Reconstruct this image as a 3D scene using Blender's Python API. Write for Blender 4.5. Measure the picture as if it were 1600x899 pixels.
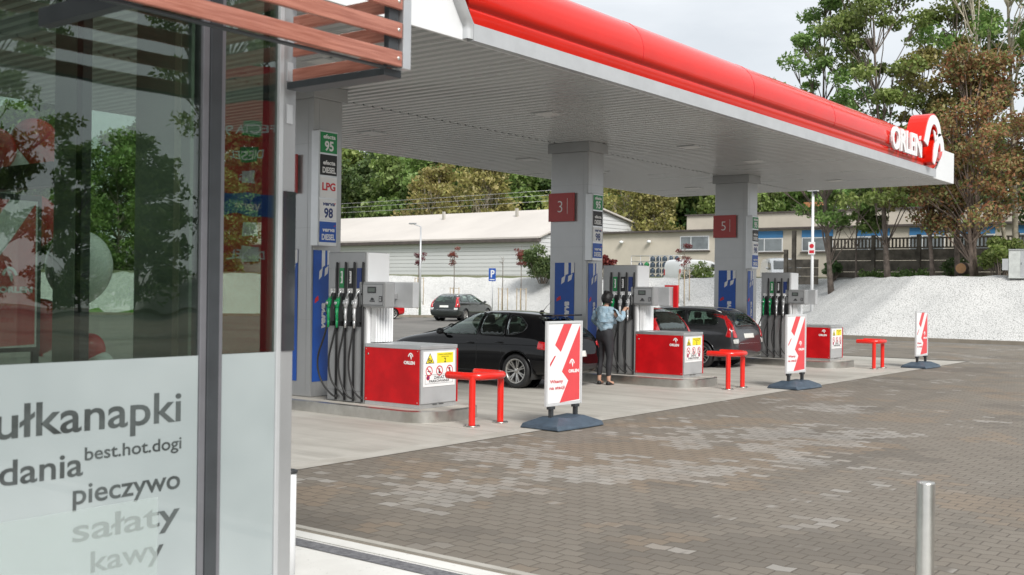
import bpy, bmesh, math, random
import numpy as np
from mathutils import Vector, Matrix
from mathutils.bvhtree import BVHTree
R_ = math.radians
S = bpy.context.scene
for o in list(bpy.data.objects): bpy.data.objects.remove(o)
COL = S.collection
random.seed(7); RNG = np.random.default_rng(7)

# ---------------------------------------------------------------- camera
H_CAM = 1.65
yw, pt, rl = R_(37.4656), R_(.0922), R_(.7251)
F_ = Vector((math.cos(yw)*math.cos(pt), math.sin(yw)*math.cos(pt), math.sin(pt)))
R0 = Vector((math.sin(yw), -math.cos(yw), 0)); U0 = R0.cross(F_)
RR = R0*math.cos(rl)+U0*math.sin(rl); UU = -R0*math.sin(rl)+U0*math.cos(rl)
cd = bpy.data.cameras.new('camera'); cam = bpy.data.objects.new('camera', cd); COL.objects.link(cam)
M = Matrix.Identity(4)
for i in range(3): M[i][0] = RR[i]; M[i][1] = UU[i]; M[i][2] = -F_[i]
M[0][3], M[1][3], M[2][3] = 0, 0, H_CAM
cam.matrix_world = M
cd.sensor_width = 36; cd.lens = 36*1707.4/1600; cd.clip_start = .05; cd.clip_end = 2000
cd.dof.use_dof = True; cd.dof.focus_distance = 15; cd.dof.aperture_fstop = 4.5
S.camera = cam

# ---------------------------------------------------------------- world, sun, exposure
SUN_EL, SUN_AZ = 42, 238            # azimuth measured from +X counter-clockwise: light comes from there
W = bpy.data.worlds.new('World'); S.world = W; W.use_nodes = True
nt = W.node_tree; nt.nodes.clear()
out = nt.nodes.new('ShaderNodeOutputWorld'); bg = nt.nodes.new('ShaderNodeBackground'); bg.inputs[1].default_value = .1
sky = nt.nodes.new('ShaderNodeTexSky'); sky.sky_type = 'NISHITA'; sky.sun_disc = False
sky.sun_elevation = R_(SUN_EL); sky.sun_rotation = R_(90-SUN_AZ)
tc = nt.nodes.new('ShaderNodeTexCoord'); mp = nt.nodes.new('ShaderNodeMapping'); mp.inputs['Scale'].default_value = (1, 1, 3.2)
n1 = nt.nodes.new('ShaderNodeTexNoise'); n1.inputs['Scale'].default_value = 2.6; n1.inputs['Detail'].default_value = 7; n1.inputs['Roughness'].default_value = .52
cr = nt.nodes.new('ShaderNodeValToRGB')
cr.color_ramp.elements[0].position = .33; cr.color_ramp.elements[0].color = (5.3, 5.6, 5.9, 1)
cr.color_ramp.elements[1].position = .62; cr.color_ramp.elements[1].color = (7.2, 7.4, 7.6, 1)
mx = nt.nodes.new('ShaderNodeMix'); mx.data_type = 'RGBA'; mx.inputs[0].default_value = .93
L = nt.links
L.new(tc.outputs['Generated'], mp.inputs[0]); L.new(mp.outputs[0], n1.inputs[0]); L.new(n1.outputs[0], cr.inputs[0])
L.new(sky.outputs[0], mx.inputs[6]); L.new(cr.outputs[0], mx.inputs[7]); L.new(mx.outputs[2], bg.inputs[0]); L.new(bg.outputs[0], out.inputs[0])
sd = bpy.data.lights.new('sun', 'SUN'); sd.energy = 2.6; sd.angle = R_(20); sd.color = (1, .97, .92)
sun = bpy.data.objects.new('sun', sd); COL.objects.link(sun)
sv = Vector((math.cos(R_(SUN_EL))*math.cos(R_(SUN_AZ)), math.cos(R_(SUN_EL))*math.sin(R_(SUN_AZ)), math.sin(R_(SUN_EL))))
sun.rotation_euler = sv.to_track_quat('Z', 'Y').to_euler(); sun.location = (0, 0, 40)
S.view_settings.view_transform = 'Standard'; S.view_settings.look = 'None'; S.view_settings.gamma = 1
S.view_settings.exposure = 0.56; S.view_settings.use_curve_mapping = False
S.render.engine = 'CYCLES'; S.cycles.max_bounces = 8; S.cycles.transparent_max_bounces = 16; S.cycles.diffuse_bounces = 4
S.render.resolution_x = 1024; S.render.resolution_y = 575

# ---------------------------------------------------------------- materials
MATS = {}
class X:                                   # tiny node-expression helper
    def __init__(s, nt, sock): s.nt = nt; s.s = sock
    def _m(s, op, b=None, c=None):
        n = s.nt.nodes.new('ShaderNodeMath'); n.operation = op
        for i, v in enumerate((s, b, c)):
            if v is None: continue
            if isinstance(v, X): s.nt.links.new(v.s, n.inputs[i])
            else: n.inputs[i].default_value = v
        return X(s.nt, n.outputs[0])
    def __add__(s, b): return s._m('ADD', b)
    def __sub__(s, b): return s._m('SUBTRACT', b)
    def __mul__(s, b): return s._m('MULTIPLY', b)
    def __truediv__(s, b): return s._m('DIVIDE', b)
    def floor(s): return s._m('FLOOR')
    def frac(s): return s._m('FRACT')
    def abs(s): return s._m('ABSOLUTE')
    def mod(s, b): return s._m('FLOORED_MODULO', b)
    def gt(s, b): return s._m('GREATER_THAN', b)
    def lt(s, b): return s._m('LESS_THAN', b)
    def mn(s, b): return s._m('MINIMUM', b)
    def mxx(s, b): return s._m('MAXIMUM', b)
    def ss(s, a, b):                       # smooth ramp a..b -> 0..1
        n = s.nt.nodes.new('ShaderNodeMapRange'); n.interpolation_type = 'SMOOTHSTEP'
        s.nt.links.new(s.s, n.inputs[0]); n.inputs[1].default_value = a; n.inputs[2].default_value = b
        return X(s.nt, n.outputs[0])
def pos(nt, kind='Position'):
    g = nt.nodes.new('ShaderNodeNewGeometry') if kind == 'Position' else nt.nodes.new('ShaderNodeTexCoord')
    sp = nt.nodes.new('ShaderNodeSeparateXYZ'); nt.links.new(g.outputs[kind], sp.inputs[0])
    return [X(nt, sp.outputs[i]) for i in range(3)], g.outputs[kind]
def comb(nt, x, y, z=0):
    n = nt.nodes.new('ShaderNodeCombineXYZ')
    for i, v in enumerate((x, y, z)):
        if isinstance(v, X): nt.links.new(v.s, n.inputs[i])
        else: n.inputs[i].default_value = v
    return n.outputs[0]
def noise(nt, vec, scale, detail=4, rough=.5, out='Fac'):
    n = nt.nodes.new('ShaderNodeTexNoise'); n.inputs['Scale'].default_value = scale; n.inputs['Detail'].default_value = detail; n.inputs['Roughness'].default_value = rough
    nt.links.new(vec, n.inputs['Vector']); return X(nt, n.outputs[out])
def white(nt, vec):
    n = nt.nodes.new('ShaderNodeTexWhiteNoise'); nt.links.new(vec, n.inputs['Vector']); return X(nt, n.outputs['Value'])
def mixc(nt, f, a, b, mode='MIX'):
    n = nt.nodes.new('ShaderNodeMix'); n.data_type = 'RGBA'; n.blend_type = mode
    for i, v in ((0, f), (6, a), (7, b)):
        if isinstance(v, X): nt.links.new(v.s, n.inputs[i])
        elif isinstance(v, (float, int)): n.inputs[i].default_value = v
        elif isinstance(v, tuple): n.inputs[i].default_value = (*v, 1)
        else: nt.links.new(v, n.inputs[i])
    return n.outputs[2]
def base(name):
    m = bpy.data.materials.new(name); m.use_nodes = True; b = m.node_tree.nodes['Principled BSDF']; MATS[name] = m
    return m, m.node_tree, b
def bump(nt, b, h, dist=.01, st=.5):
    n = nt.nodes.new('ShaderNodeBump'); n.inputs['Distance'].default_value = dist; n.inputs['Strength'].default_value = st
    nt.links.new(h.s, n.inputs['Height']); nt.links.new(n.outputs[0], b.inputs['Normal'])
def mat(name, col, rough=.5, metal=0, var=.12, vs=6, coat=0, spec=.5, bmp=0, bs=60):
    if name in MATS: return MATS[name]
    m, nt, b = base(name)
    tcn = nt.nodes.new('ShaderNodeTexCoord')
    n = noise(nt, tcn.outputs['Object'], vs, 5, .6)
    f = n.ss(.3, .7)
    c = mixc(nt, f, tuple(v*(1-var) for v in col), tuple(min(1, v*(1+var)) for v in col))
    nt.links.new(c, b.inputs['Base Color'])
    r = n*(.12 if rough > .1 else .03) + (rough-(.06 if rough > .1 else .015)); nt.links.new(r.s, b.inputs['Roughness'])
    b.inputs['Metallic'].default_value = metal; b.inputs['Coat Weight'].default_value = coat; b.inputs['Coat Roughness'].default_value = .04
    b.inputs['Specular IOR Level'].default_value = spec
    if bmp: bump(nt, b, noise(nt, tcn.outputs['Object'], bs, 3), bmp, .6)
    return m
def c8(r, g, b): return tuple(((v/255)/12.92 if v/255 < .04045 else ((v/255+.055)/1.055)**2.4) for v in (r, g, b))

red_gloss = mat('red_gloss_panel', (.66, .014, .005), .17, 0, .05, 1.2, .12, .3)
red_paint = mat('red_powder_paint', (.52, .006, .010), .38, 0, .16, 3, 0, .25)
red_pipe = mat('red_pipe_paint', (.75, .02, .012), .25, 0, .05, 4, .3)
red_flat = mat('red_print', (.60, .015, .03), .45, 0, .03)
red_pale = mat('red_print_light', (.72, .07, .08), .45, 0, .03)
white_pan = mat('white_panel', (.74, .75, .76), .38, 0, .03, 1)
white_print = mat('white_print', (.80, .80, .80), .5, 0, .02)
white_car = mat('white_car_paint', (.72, .73, .73), .2, 0, .03, 1, .5)
grey_lt = mat('light_grey_steel', (.50, .51, .52), .38, .35, .06, 3)
grey_md = mat('mid_grey_panel', (.36, .365, .37), .38, .45, .06, 2)
grey_col = mat('column_cladding', (.43, .435, .44), .30, .55, .05, 1.2)
grey_dk = mat('dark_grey_frame', (.045, .05, .055), .4, .2, .1)
steel = mat('brushed_steel', (.56, .55, .52), .3, .95, .08, 8)
alu = mat('aluminium_profile', (.62, .63, .64), .35, .8, .04)
black_r = mat('black_rubber', (.018, .018, .019), .55, 0, .2)
black_g = mat('black_plastic', (.025, .026, .028), .35, 0, .1)
black_print = mat('black_print', (.02, .02, .022), .5, 0, .1)
blue = mat('blue_print', (.008, .085, .42), .4, 0, .06)
navy = mat('navy_print', (.014, .035, .16), .4, 0, .06)
green = mat('green_print', (.012, .24, .07), .4, 0, .05)
green_nz = mat('green_nozzle', (.01, .30, .10), .35, 0, .1)
yellow = mat('yellow_print', (.85, .70, .02), .5, 0, .04)
slate = mat('grey_blue_plastic', (.055, .08, .11), .45, 0, .15, 10, bmp=.002)
car_black = mat('black_car_paint', (.004, .004, .005), .14, 0, .1, 2, .55, .12)
car_grey = mat('grey_car_paint', (.060, .061, .066), .2, .4, .08, 2, .7, .3)
car_red = mat('red_car_paint', (.50, .012, .015), .16, .1, .05, 2, 1)
car_silver = mat('silver_car_paint', (.5, .5, .51), .2, .7, .05, 2, 1)
car_glass = mat('tinted_car_glass', (.02, .03, .028), .03, 0, .6, 4, 1, 1)
tail_red = mat('red_lens', (.50, .008, .012), .12, 0, .25, 25, 1)
lens_cl = mat('clear_lens', (.62, .62, .60), .1, .2, .1, 25, 1)
rim_m = mat('alloy_wheel', (.50, .49, .47), .28, .8, .1, 12)
plate_m = mat('number_plate', (.72, .72, .68), .4, 0, .04)
chrome = mat('chrome_strip', (.7, .7, .7), .1, 1, .02)
wood = None
skin = mat('skin', (.52, .31, .22), .5, 0, .08, 20)
hair_m = mat('black_hair', (.010, .009, .010), .45, 0, .4, 60, bmp=.004, bs=200)
jeans = mat('black_leggings', (.022, .022, .026), .8, 0, .25, 10, bmp=.006, bs=18)
denim = None
beige = mat('beige_render', (.56, .51, .43), .9, 0, .07, .6, bmp=.004, bs=40)
roof_dk = mat('dark_roof_edge', (.09, .075, .07), .8, 0, .2, 2)
blue_band = mat('blue_band_paint', (.05, .20, .42), .6, 0, .12, 1)
win_glass = mat('building_window_glass', (.17, .19, .20), .12, 0, .4, .8, .4)
conc_f = mat('weathered_concrete', (.13, .115, .095), .9, 0, .4, 2.2, bmp=.01, bs=30)
stake = mat('timber_stake', (.38, .30, .20), .85, 0, .2, 5)
bark = mat('grey_brown_bark', (.16, .13, .11), .95, 0, .35, 4, bmp=.02, bs=14)
bark_pale = mat('pale_birch_bark', (.48, .43, .34), .9, 0, .3, 4)
lampm = mat('lamp_diffuser', (.62, .62, .61), .4, 0, .02)
ball_w = mat('white_balloon_latex', (.78, .80, .78), .28, 0, .02, 1, .3)
ball_r = mat('red_balloon_latex', (.60, .02, .03), .25, 0, .04, 1, .4)
panel_gn = mat('grey_green_inner_panel', (.26, .30, .26), .6, 0, .05)
film = None

def m_wood():
    m, nt, b = base('varnished_timber_slat'); p, o = pos(nt)
    v = comb(nt, p[0]*1.3, p[1]*1.3, p[2]*26)
    n = noise(nt, v, 3.2, 6, .6).ss(.3, .72)
    c = mixc(nt, n, (.26, .085, .055), (.42, .17, .12)); nt.links.new(c, b.inputs['Base Color']); b.inputs['Roughness'].default_value = .42
    b.inputs['Coat Weight'].default_value = .25; bump(nt, b, n, .002, .4)
    return m
wood = m_wood()
def m_denim():
    m, nt, b = base('washed_denim'); t = nt.nodes.new('ShaderNodeTexCoord')
    n = noise(nt, t.outputs['Object'], 14, 6, .65).ss(.3, .7)
    c = mixc(nt, n, (.25, .38, .48), (.43, .56, .65)); nt.links.new(c, b.inputs['Base Color']); b.inputs['Roughness'].default_value = .9
    bump(nt, b, noise(nt, t.outputs['Object'], 16, 5, .6), .03, .8)
    return m
denim = m_denim()
def m_pavers():
    m, nt, b = base('interlocking_concrete_pavers'); p, o = pos(nt)
    h, w = .125, .168
    x, y = p[0], p[1]
    tri = ((y/(w/1.0)).frac()-.5).abs()          # zig-zag edges of the interlocking blocks
    v = x/h + (tri-.25)*.34
    row = v.floor()
    u = y/w + row.mod(2)*.5
    colm = u.floor()
    fv, fu = v.frac(), u.frac()
    ev = fv.mn(fv*-1+1)*h; eu = fu.mn(fu*-1+1)*w
    joint = ev.mn(eu).ss(.0015, .0085)
    cx, cy = (row+.5)*h, (colm+.5-row.mod(2)*.5)*w
    cv = comb(nt, cx, cy, 0)
    rnd = white(nt, cv)
    big = noise(nt, cv, .55, 3, .55)
    big2 = noise(nt, comb(nt, cx+31, cy*1.0+7, 3), .8, 3, .6)
    big3 = noise(nt, comb(nt, cx-11, cy+47, 9), .5, 2, .5)
    reg = (((cx-10.2)/3.6)._m('POWER', 2)+((cy-5.9)/1.6)._m('POWER', 2)).ss(1.6, .3)     # efflorescence zone near the slab edge
    jit = (rnd-.5)*.10
    light = (big+jit*1.5+reg*.16+(noise(nt, cv, 1.9, 2, .6)-.5)*.45).ss(.61, .67)
    brown = (big2+jit+reg*.14).ss(.56, .62)
    dark = (big3+jit+(noise(nt, cv, 1.6, 2, .6)-.5)*.4).ss(.58, .62)
    f = noise(nt, o, 90, 2, .6)
    c = mixc(nt, rnd, (.196, .170, .138), (.222, .195, .160))
    c = mixc(nt, dark*.55, c, (.12, .105, .088))
    c = mixc(nt, brown*.55, c, (.27, .20, .135))
    c = mixc(nt, light*(rnd*.35+.38), c, (.40, .38, .35))
    thin = (noise(nt, comb(nt, cx*1.4+9, cy*1.4, 0), 1.7, 2, .7)+jit*2).ss(.70, .73)*(tri*2).ss(.3, .9)
    c = mixc(nt, thin*.5, c, (.42, .40, .37))
    c = mixc(nt, f, c, mixc(nt, .25, c, (.05, .05, .05)))
    trk = noise(nt, comb(nt, p[0]*.12, p[1]*1.6, 5), 1.0, 4, .6).ss(.5, .72); c = mixc(nt, trk*.28, c, (.10, .09, .075))
    oil = noise(nt, o, 1.9, 3, .7).ss(.72, .76); c = mixc(nt, oil*.5, c, (.06, .055, .05))
    sand = noise(nt, o, .9, 5, .7).ss(.55, .75); c = mixc(nt, sand*.22, c, (.33, .28, .21))
    stain = noise(nt, o, .35, 4, .6).ss(.35, .7)
    c = mixc(nt, stain*.22, c, (.13, .118, .10))
    c = mixc(nt, joint, (.098, .083, .066), c)
    nt.links.new(c, b.inputs['Base Color'])
    r = big3*.5+.5; nt.links.new(r.s, b.inputs['Roughness'])
    bump(nt, b, joint*1.0+f*.12+rnd*.2, .004, .6)
    return m
def m_concrete():
    m, nt, b = base('poured_concrete_slab'); p, o = pos(nt)
    n = noise(nt, o, .5, 6, .6).ss(.3, .7); n2 = noise(nt, comb(nt, p[0]*4.0, p[1]*.5, 0), .6, 5, .65).ss(.42, .75)
    spots = noise(nt, o, 2.4, 4, .75).ss(.64, .72)
    c = mixc(nt, n, (.43, .41, .37), (.56, .54, .49))
    c = mixc(nt, n2*.6, c, (.24, .22, .19))
    c = mixc(nt, spots*.5, c, (.12, .11, .09)); trk = noise(nt, comb(nt, p[0]*1.5, p[1]*.10, 2), 1.0, 4, .65).ss(.5, .7); c = mixc(nt, trk*.35, c, (.17, .155, .13))
    # expansion joints
    jx = (p[0]-6.5).mod(3.38); jy = (p[1]-7.75).mod(3.9)
    j = jx.lt(.012).mxx(jy.lt(.012)).mxx((jx-.0).lt(0))
    c = mixc(nt, j*.8, c, (.06, .055, .05))
    c = mixc(nt, noise(nt, o, 150, 2, .5)*.18, c, (.12, .11, .10))
    nt.links.new(c, b.inputs['Base Color']); r = n*-.15+.68; nt.links.new(r.s, b.inputs['Roughness'])
    bump(nt, b, noise(nt, o, 60, 4, .6)-j, .004, .4)
    return m
def m_simple(name, a, c2, s1, s2, bd, rough=.9, vor=False, spk=None):
    m, nt, b = base(name); p, o = pos(nt)
    n = noise(nt, o, s1, 5, .6).ss(.3, .7); f = noise(nt, o, s2, 3, .6)
    c = mixc(nt, n, a, c2)
    if vor:
        v = nt.nodes.new('ShaderNodeTexVoronoi'); v.inputs['Scale'].default_value = vor; nt.links.new(o, v.inputs['Vector'])
        vd = X(nt, v.outputs['Distance']); vc = nt.nodes.new('ShaderNodeSeparateColor'); nt.links.new(v.outputs['Color'], vc.inputs[0])
        c = mixc(nt, X(nt, vc.outputs[0])*.30, c, (.40, .40, .385)); c = mixc(nt, vd.ss(.45, .8)*.6, c, (.16, .16, .15)); c = mixc(nt, noise(nt, o, 2.6, 5, .7).ss(.60, .74)*.35, c, (.36, .35, .32)); c = mixc(nt, noise(nt, o, 7, 2, .8).ss(.72, .76)*.6, c, (.20, .20, .17))
        bump(nt, b, vd*-1+f*.3, bd, .9)
    else: bump(nt, b, f, bd, .5)
    if spk: c = mixc(nt, noise(nt, o, spk[0], 2, .8).ss(spk[1], spk[1]+.04)*.6, c, spk[2])
    nt.links.new(c, b.inputs['Base Color']); b.inputs['Roughness'].default_value = rough
    return m
pavers = m_pavers(); concrete = m_concrete()
asphalt = m_simple('asphalt', (.115, .11, .10), (.175, .165, .15), .4, 80, .004, .85)
gravel = m_simple('white_marble_gravel', (.54, .54, .53), (.64, .635, .62), .5, 30, .02, .95, 24.0)
terrace = m_simple('white_washed_paving', (.62, .61, .58), (.72, .71, .68), 1.5, 60, .004, .8, False, (25, .66, (.35, .34, .32)))
band_dk = m_simple('dark_granite_setts', (.10, .10, .11), (.20, .20, .21), 30, 120, .006, .8)
kerb_m = m_simple('kerb_concrete', (.36, .34, .30), (.46, .44, .40), 2, 60, .003, .85)
kerb_br = m_simple('brown_kerb_strip', (.20, .175, .14), (.25, .22, .18), 2, 60, .003, .85)
earth = m_simple('field_ground', (.10, .12, .05), (.16, .15, .09), .1, 3, .02, .95)
grass_m = m_simple('lawn_green', (.07, .16, .02), (.13, .25, .04), .8, 40, .03, .9)
warehouse_roof = m_simple('cream_roof_sheet', (.50, .465, .43), (.58, .54, .50), .15, 4, .01, .7)
def m_siding():
    m, nt, b = base('grey_ribbed_siding'); p, o = pos(nt)
    z = (p[2]/.30).frac(); s = z.ss(.0, .12)
    n = noise(nt, o, .3, 4, .6)
    c = mixc(nt, s, (.38, .39, .40), mixc(nt, n, (.62, .63, .64), (.72, .73, .73))); nt.links.new(c, b.inputs['Base Color'])
    b.inputs['Roughness'].default_value = .5; bump(nt, b, s+z*.5, .03, .8); return m
siding = m_siding()
def m_ceiling():
    m, nt, b = base('ceiling_metal_strip'); p, o = pos(nt)
    n = noise(nt, comb(nt, p[0]*2.5, p[1]*.3, 0), 1.0, 4, .6)
    c = mixc(nt, n, (.48, .485, .48), (.58, .585, .58)); nt.links.new(c, b.inputs['Base Color'])
    r = n*.14+.22; nt.links.new(r.s, b.inputs['Roughness']); b.inputs['Metallic'].default_value = .25
    return m
ceil_m = m_ceiling()
def m_glass(name, tint, refl, rough=.0):
    m, nt, b = base(name); nt.nodes.remove(b)
    o = nt.nodes['Material Output']; t = nt.nodes.new('ShaderNodeBsdfTransparent'); t.inputs[0].default_value = (*tint, 1)
    g = nt.nodes.new('ShaderNodeBsdfGlossy'); g.inputs['Roughness'].default_value = rough; g.inputs['Color'].default_value = (.95, 1, .98, 1)
    fr = nt.nodes.new('ShaderNodeLayerWeight'); fr.inputs[0].default_value = .5
    f = X(nt, fr.outputs['Facing'])._m('POWER', 3)*.6+refl
    # slight pane waviness
    tcn = nt.nodes.new('ShaderNodeTexCoord'); nn = noise(nt, tcn.outputs['Object'], 2.2, 2, .4)
    bp = nt.nodes.new('ShaderNodeBump'); bp.inputs['Distance'].default_value = .0035; bp.inputs['Strength'].default_value = .5; nt.links.new(nn.s, bp.inputs['Height']); nt.links.new(bp.outputs[0], g.inputs['Normal'])
    mixn = nt.nodes.new('ShaderNodeMixShader'); nt.links.new(f.mn(1).s, mixn.inputs[0]); nt.links.new(t.outputs[0], mixn.inputs[1]); nt.links.new(g.outputs[0], mixn.inputs[2]); nt.links.new(mixn.outputs[0], o.inputs[0])
    return m
glass = m_glass('shop_glass', (.64, .70, .65), .09, .004)
glass_side = m_glass('side_glass', (.88, .94, .90), .02)
glass_dark = mat('dark_glass_panel', (.03, .035, .04), .05, 0, .1, 2, 1)
def m_film():
    m, nt, b = base('frosted_window_film'); p, o = pos(nt)
    n = noise(nt, o, 1.1, 3, .5).ss(.3, .7)
    c = mixc(nt, n, (.27, .31, .315), (.35, .39, .395)); nt.links.new(c, b.inputs['Base Color']); b.inputs['Roughness'].default_value = .35
    b.inputs['Coat Weight'].default_value = .8; b.inputs['Coat Roughness'].default_value = .02
    return m
film = m_film()
def m_pale_overlay():
    m, nt, b = base('pale_painted_overlay'); b.inputs['Base Color'].default_value = (.56, .64, .62, 1); b.inputs['Roughness'].default_value = .4; b.inputs['Alpha'].default_value = .24; return m  # see-through pale colour: brightening painted over the film, no actual blind
pale_overlay = m_pale_overlay()
letter_m = mat('clear_cut_lettering', (.055, .065, .065), .12, 0, .4, 5, .5)
def m_leaf(name, cols, tr=.36):
    m, nt, b = base(name)
    g = nt.nodes.new('ShaderNodeNewGeometry'); r = nt.nodes.new('ShaderNodeValToRGB')
    els = r.color_ramp.elements
    for i, c in enumerate(cols):
        e = els[i] if i < 2 else els.new(1)
        e.color = (*c, 1)
    for i in range(len(cols)): els[i].position = i/(len(cols)-1)
    nt.links.new(g.outputs['Random Per Island'], r.inputs[0])
    t = nt.nodes.new('ShaderNodeTexCoord'); n = noise(nt, t.outputs['Object'], .5, 3, .5).ss(.35, .65)
    oi = nt.nodes.new('ShaderNodeObjectInfo')
    hs = nt.nodes.new('ShaderNodeHueSaturation'); nt.links.new(r.outputs[0], hs.inputs['Color'])
    hv = X(nt, oi.outputs['Random'])*.05+.475; nt.links.new(hv.s, hs.inputs['Hue'])
    vv = n*.5+.7+X(nt, oi.outputs['Random'])*.25; nt.links.new(vv.s, hs.inputs['Value'])
    nt.links.new(hs.outputs[0], b.inputs['Base Color']); b.inputs['Roughness'].default_value = .55
    o = nt.nodes['Material Output']; tl = nt.nodes.new('ShaderNodeBsdfTranslucent'); nt.links.new(hs.outputs[0], tl.inputs[0])
    mixn = nt.nodes.new('ShaderNodeMixShader'); mixn.inputs[0].default_value = tr
    nt.links.new(b.outputs[0], mixn.inputs[1]); nt.links.new(tl.outputs[0], mixn.inputs[2]); nt.links.new(mixn.outputs[0], o.inputs[0])
    return m
leaf_g = m_leaf('green_leaves', [(.09, .16, .03), (.17, .26, .065), (.27, .35, .13)])
leaf_l = m_leaf('light_green_leaves', [(.10, .17, .035), (.18, .26, .06), (.27, .33, .11)])
leaf_y = m_leaf('yellowing_leaves', [(.17, .19, .05), (.28, .27, .08), (.36, .32, .13)])
leaf_b = m_leaf('russet_leaves', [(.24, .085, .045), (.30, .16, .075), (.27, .22, .085), (.17, .23, .07)])
leaf_r = m_leaf('dark_red_leaves', [(.10, .02, .02), (.20, .035, .03), (.26, .06, .04)])
leaf_d = m_leaf('dark_evergreen_leaves', [(.05, .10, .03), (.09, .15, .045), (.14, .20, .07)])

# ---------------------------------------------------------------- mesh builder
def link(o, parent=None, **kw):
    COL.objects.link(o)
    if parent: o.parent = parent
    for k, v in kw.items(): o[k] = v
    return o
def tag(o, label=None, cat=None, group=None, kind=None):
    if label: o['label'] = label
    if cat: o['category'] = cat
    if group: o['group'] = group
    if kind: o['kind'] = kind
    return o
def thing(name, label, cat, loc=(0, 0, 0), rz=0, group=None):
    o = bpy.data.objects.new(name, None); COL.objects.link(o); o.location = loc; o.rotation_euler = (0, 0, rz); o.empty_display_size = .2
    return tag(o, label, cat, group)
def copy_tree(o, parent=None):
    c = o.copy(); COL.objects.link(c); c.parent = parent
    for ch in o.children: copy_tree(ch, c)
    return c
def dup(o, loc, rz=None, label=None, group=None, scale=None):
    c = copy_tree(o); c.location = loc
    if rz is not None: c.rotation_euler = (0, 0, rz)
    if scale: c.scale = scale if hasattr(scale, '__len__') else (scale,)*3
    if label: c['label'] = label
    if group: c['group'] = group
    return c
class MB:
    def __init__(s): s.v = []; s.f = []; s.mi = []; s.mats = []; s.sm = []
    def m(s, mt):
        if mt not in s.mats: s.mats.append(mt)
        return s.mats.index(mt)
    def add(s, vs, fs, mt, smooth=False):
        k = len(s.v); s.v += [tuple(v) for v in vs]; i = s.m(mt)
        for f in fs: s.f.append([a+k for a in f]); s.mi.append(i); s.sm.append(smooth)
        return s
    def box(s, a, b, mt, T=None):
        x0, y0, z0 = a; x1, y1, z1 = b
        x0, x1 = min(x0, x1), max(x0, x1); y0, y1 = min(y0, y1), max(y0, y1); z0, z1 = min(z0, z1), max(z0, z1)
        vs = [(x0,y0,z0),(x1,y0,z0),(x1,y1,z0),(x0,y1,z0),(x0,y0,z1),(x1,y0,z1),(x1,y1,z1),(x0,y1,z1)]
        if T: vs = [T@Vector(v) for v in vs]
        return s.add(vs, [(3,2,1,0),(4,5,6,7),(0,1,5,4),(1,2,6,5),(2,3,7,6),(3,0,4,7)], mt)
    def tube(s, pts, r, mt, n=10, caps=True, closed=False):
        P = [Vector(p) for p in pts]; N = len(P)
        rs = r if hasattr(r, '__len__') else [r]*N
        vs = []; up = None
        for i, p in enumerate(P):
            if closed: d = P[(i+1) % N]-P[i-1]
            else: d = (P[min(i+1, N-1)]-P[max(i-1, 0)])
            d = d.normalized() if d.length > 1e-9 else Vector((0, 0, 1))
            if up is None: up = Vector((0, 0, 1)) if abs(d.z) < .9 else Vector((1, 0, 0))
            a = d.cross(up); a.normalize(); u = a.cross(d); up = u
            for k in range(n):
                t = 2*math.pi*k/n; vs.append(p+(a*math.cos(t)+u*math.sin(t))*rs[i])
        fs = []
        for i in range(N if closed else N-1):
            j = (i+1) % N
            for k in range(n): l = (k+1) % n; fs.append((i*n+k, i*n+l, j*n+l, j*n+k))
        if caps and not closed: fs += [tuple(range(n-1, -1, -1)), tuple((N-1)*n+k for k in range(n))]
        return s.add(vs, fs, mt, True)
    def lathe(s, prof, mt, c=(0, 0, 0), axis='z', n=24, T=None):
        vs = []
        for r, h in prof:
            for k in range(n):
                t = 2*math.pi*k/n; a, b = r*math.cos(t), r*math.sin(t)
                v = {'z': (a, b, h), 'y': (a, h, b), 'x': (h, a, b)}[axis]
                vs.append(Vector((v[0]+c[0], v[1]+c[1], v[2]+c[2])))
        if T: vs = [T@v for v in vs]
        fs = []
        for i in range(len(prof)-1):
            for k in range(n): l = (k+1) % n; fs.append((i*n+k, i*n+l, (i+1)*n+l, (i+1)*n+k))
        return s.add(vs, fs, mt, True)
    def prism(s, poly, o, r, u, d, mt):     # polygon in plane (r,u) at o extruded along d
        o, r, u, d = map(Vector, (o, r, u, d)); n = len(poly)
        vs = [o+r*a+u*b for a, b in poly]+[o+r*a+u*b+d for a, b in poly]
        fs = [tuple(range(n)), tuple(range(2*n-1, n-1, -1))]+[(i, (i+1) % n, (i+1) % n+n, i+n) for i in range(n)]
        return s.add(vs, fs, mt)
    def text(s, t, o, r, u, d, h, mt, bold=.02, shear=0, align='LEFT', width=None, ext=.002):
        """lettering of cap height h at o, running along r, up u, facing d"""
        cu = bpy.data.curves.new('t', 'FONT'); cu.body = t; cu.size = 1; cu.offset = bold; cu.shear = shear; cu.extrude = .5; cu.align_x = align; cu.resolution_u = 4
        ob = bpy.data.objects.new('t', cu); COL.objects.link(ob); dg = bpy.context.evaluated_depsgraph_get(); me = ob.evaluated_get(dg).to_mesh()
        V = [v.co.copy() for v in me.vertices]; Fc = [tuple(p.vertices) for p in me.polygons]
        ob.evaluated_get(dg).to_mesh_clear(); bpy.data.objects.remove(ob); bpy.data.curves.remove(cu)
        if not V: return s
        sc = h/.70; sx = sc
        if width:
            x0 = min(v.x for v in V); x1 = max(v.x for v in V); sx = width/(x1-x0)
        o, r, u, d = map(Vector, (o, r, u, d))
        return s.add([o+r*(v.x*sx)+u*(v.y*sc)+d*((v.z+.5)*ext) for v in V], Fc, mt)
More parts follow.
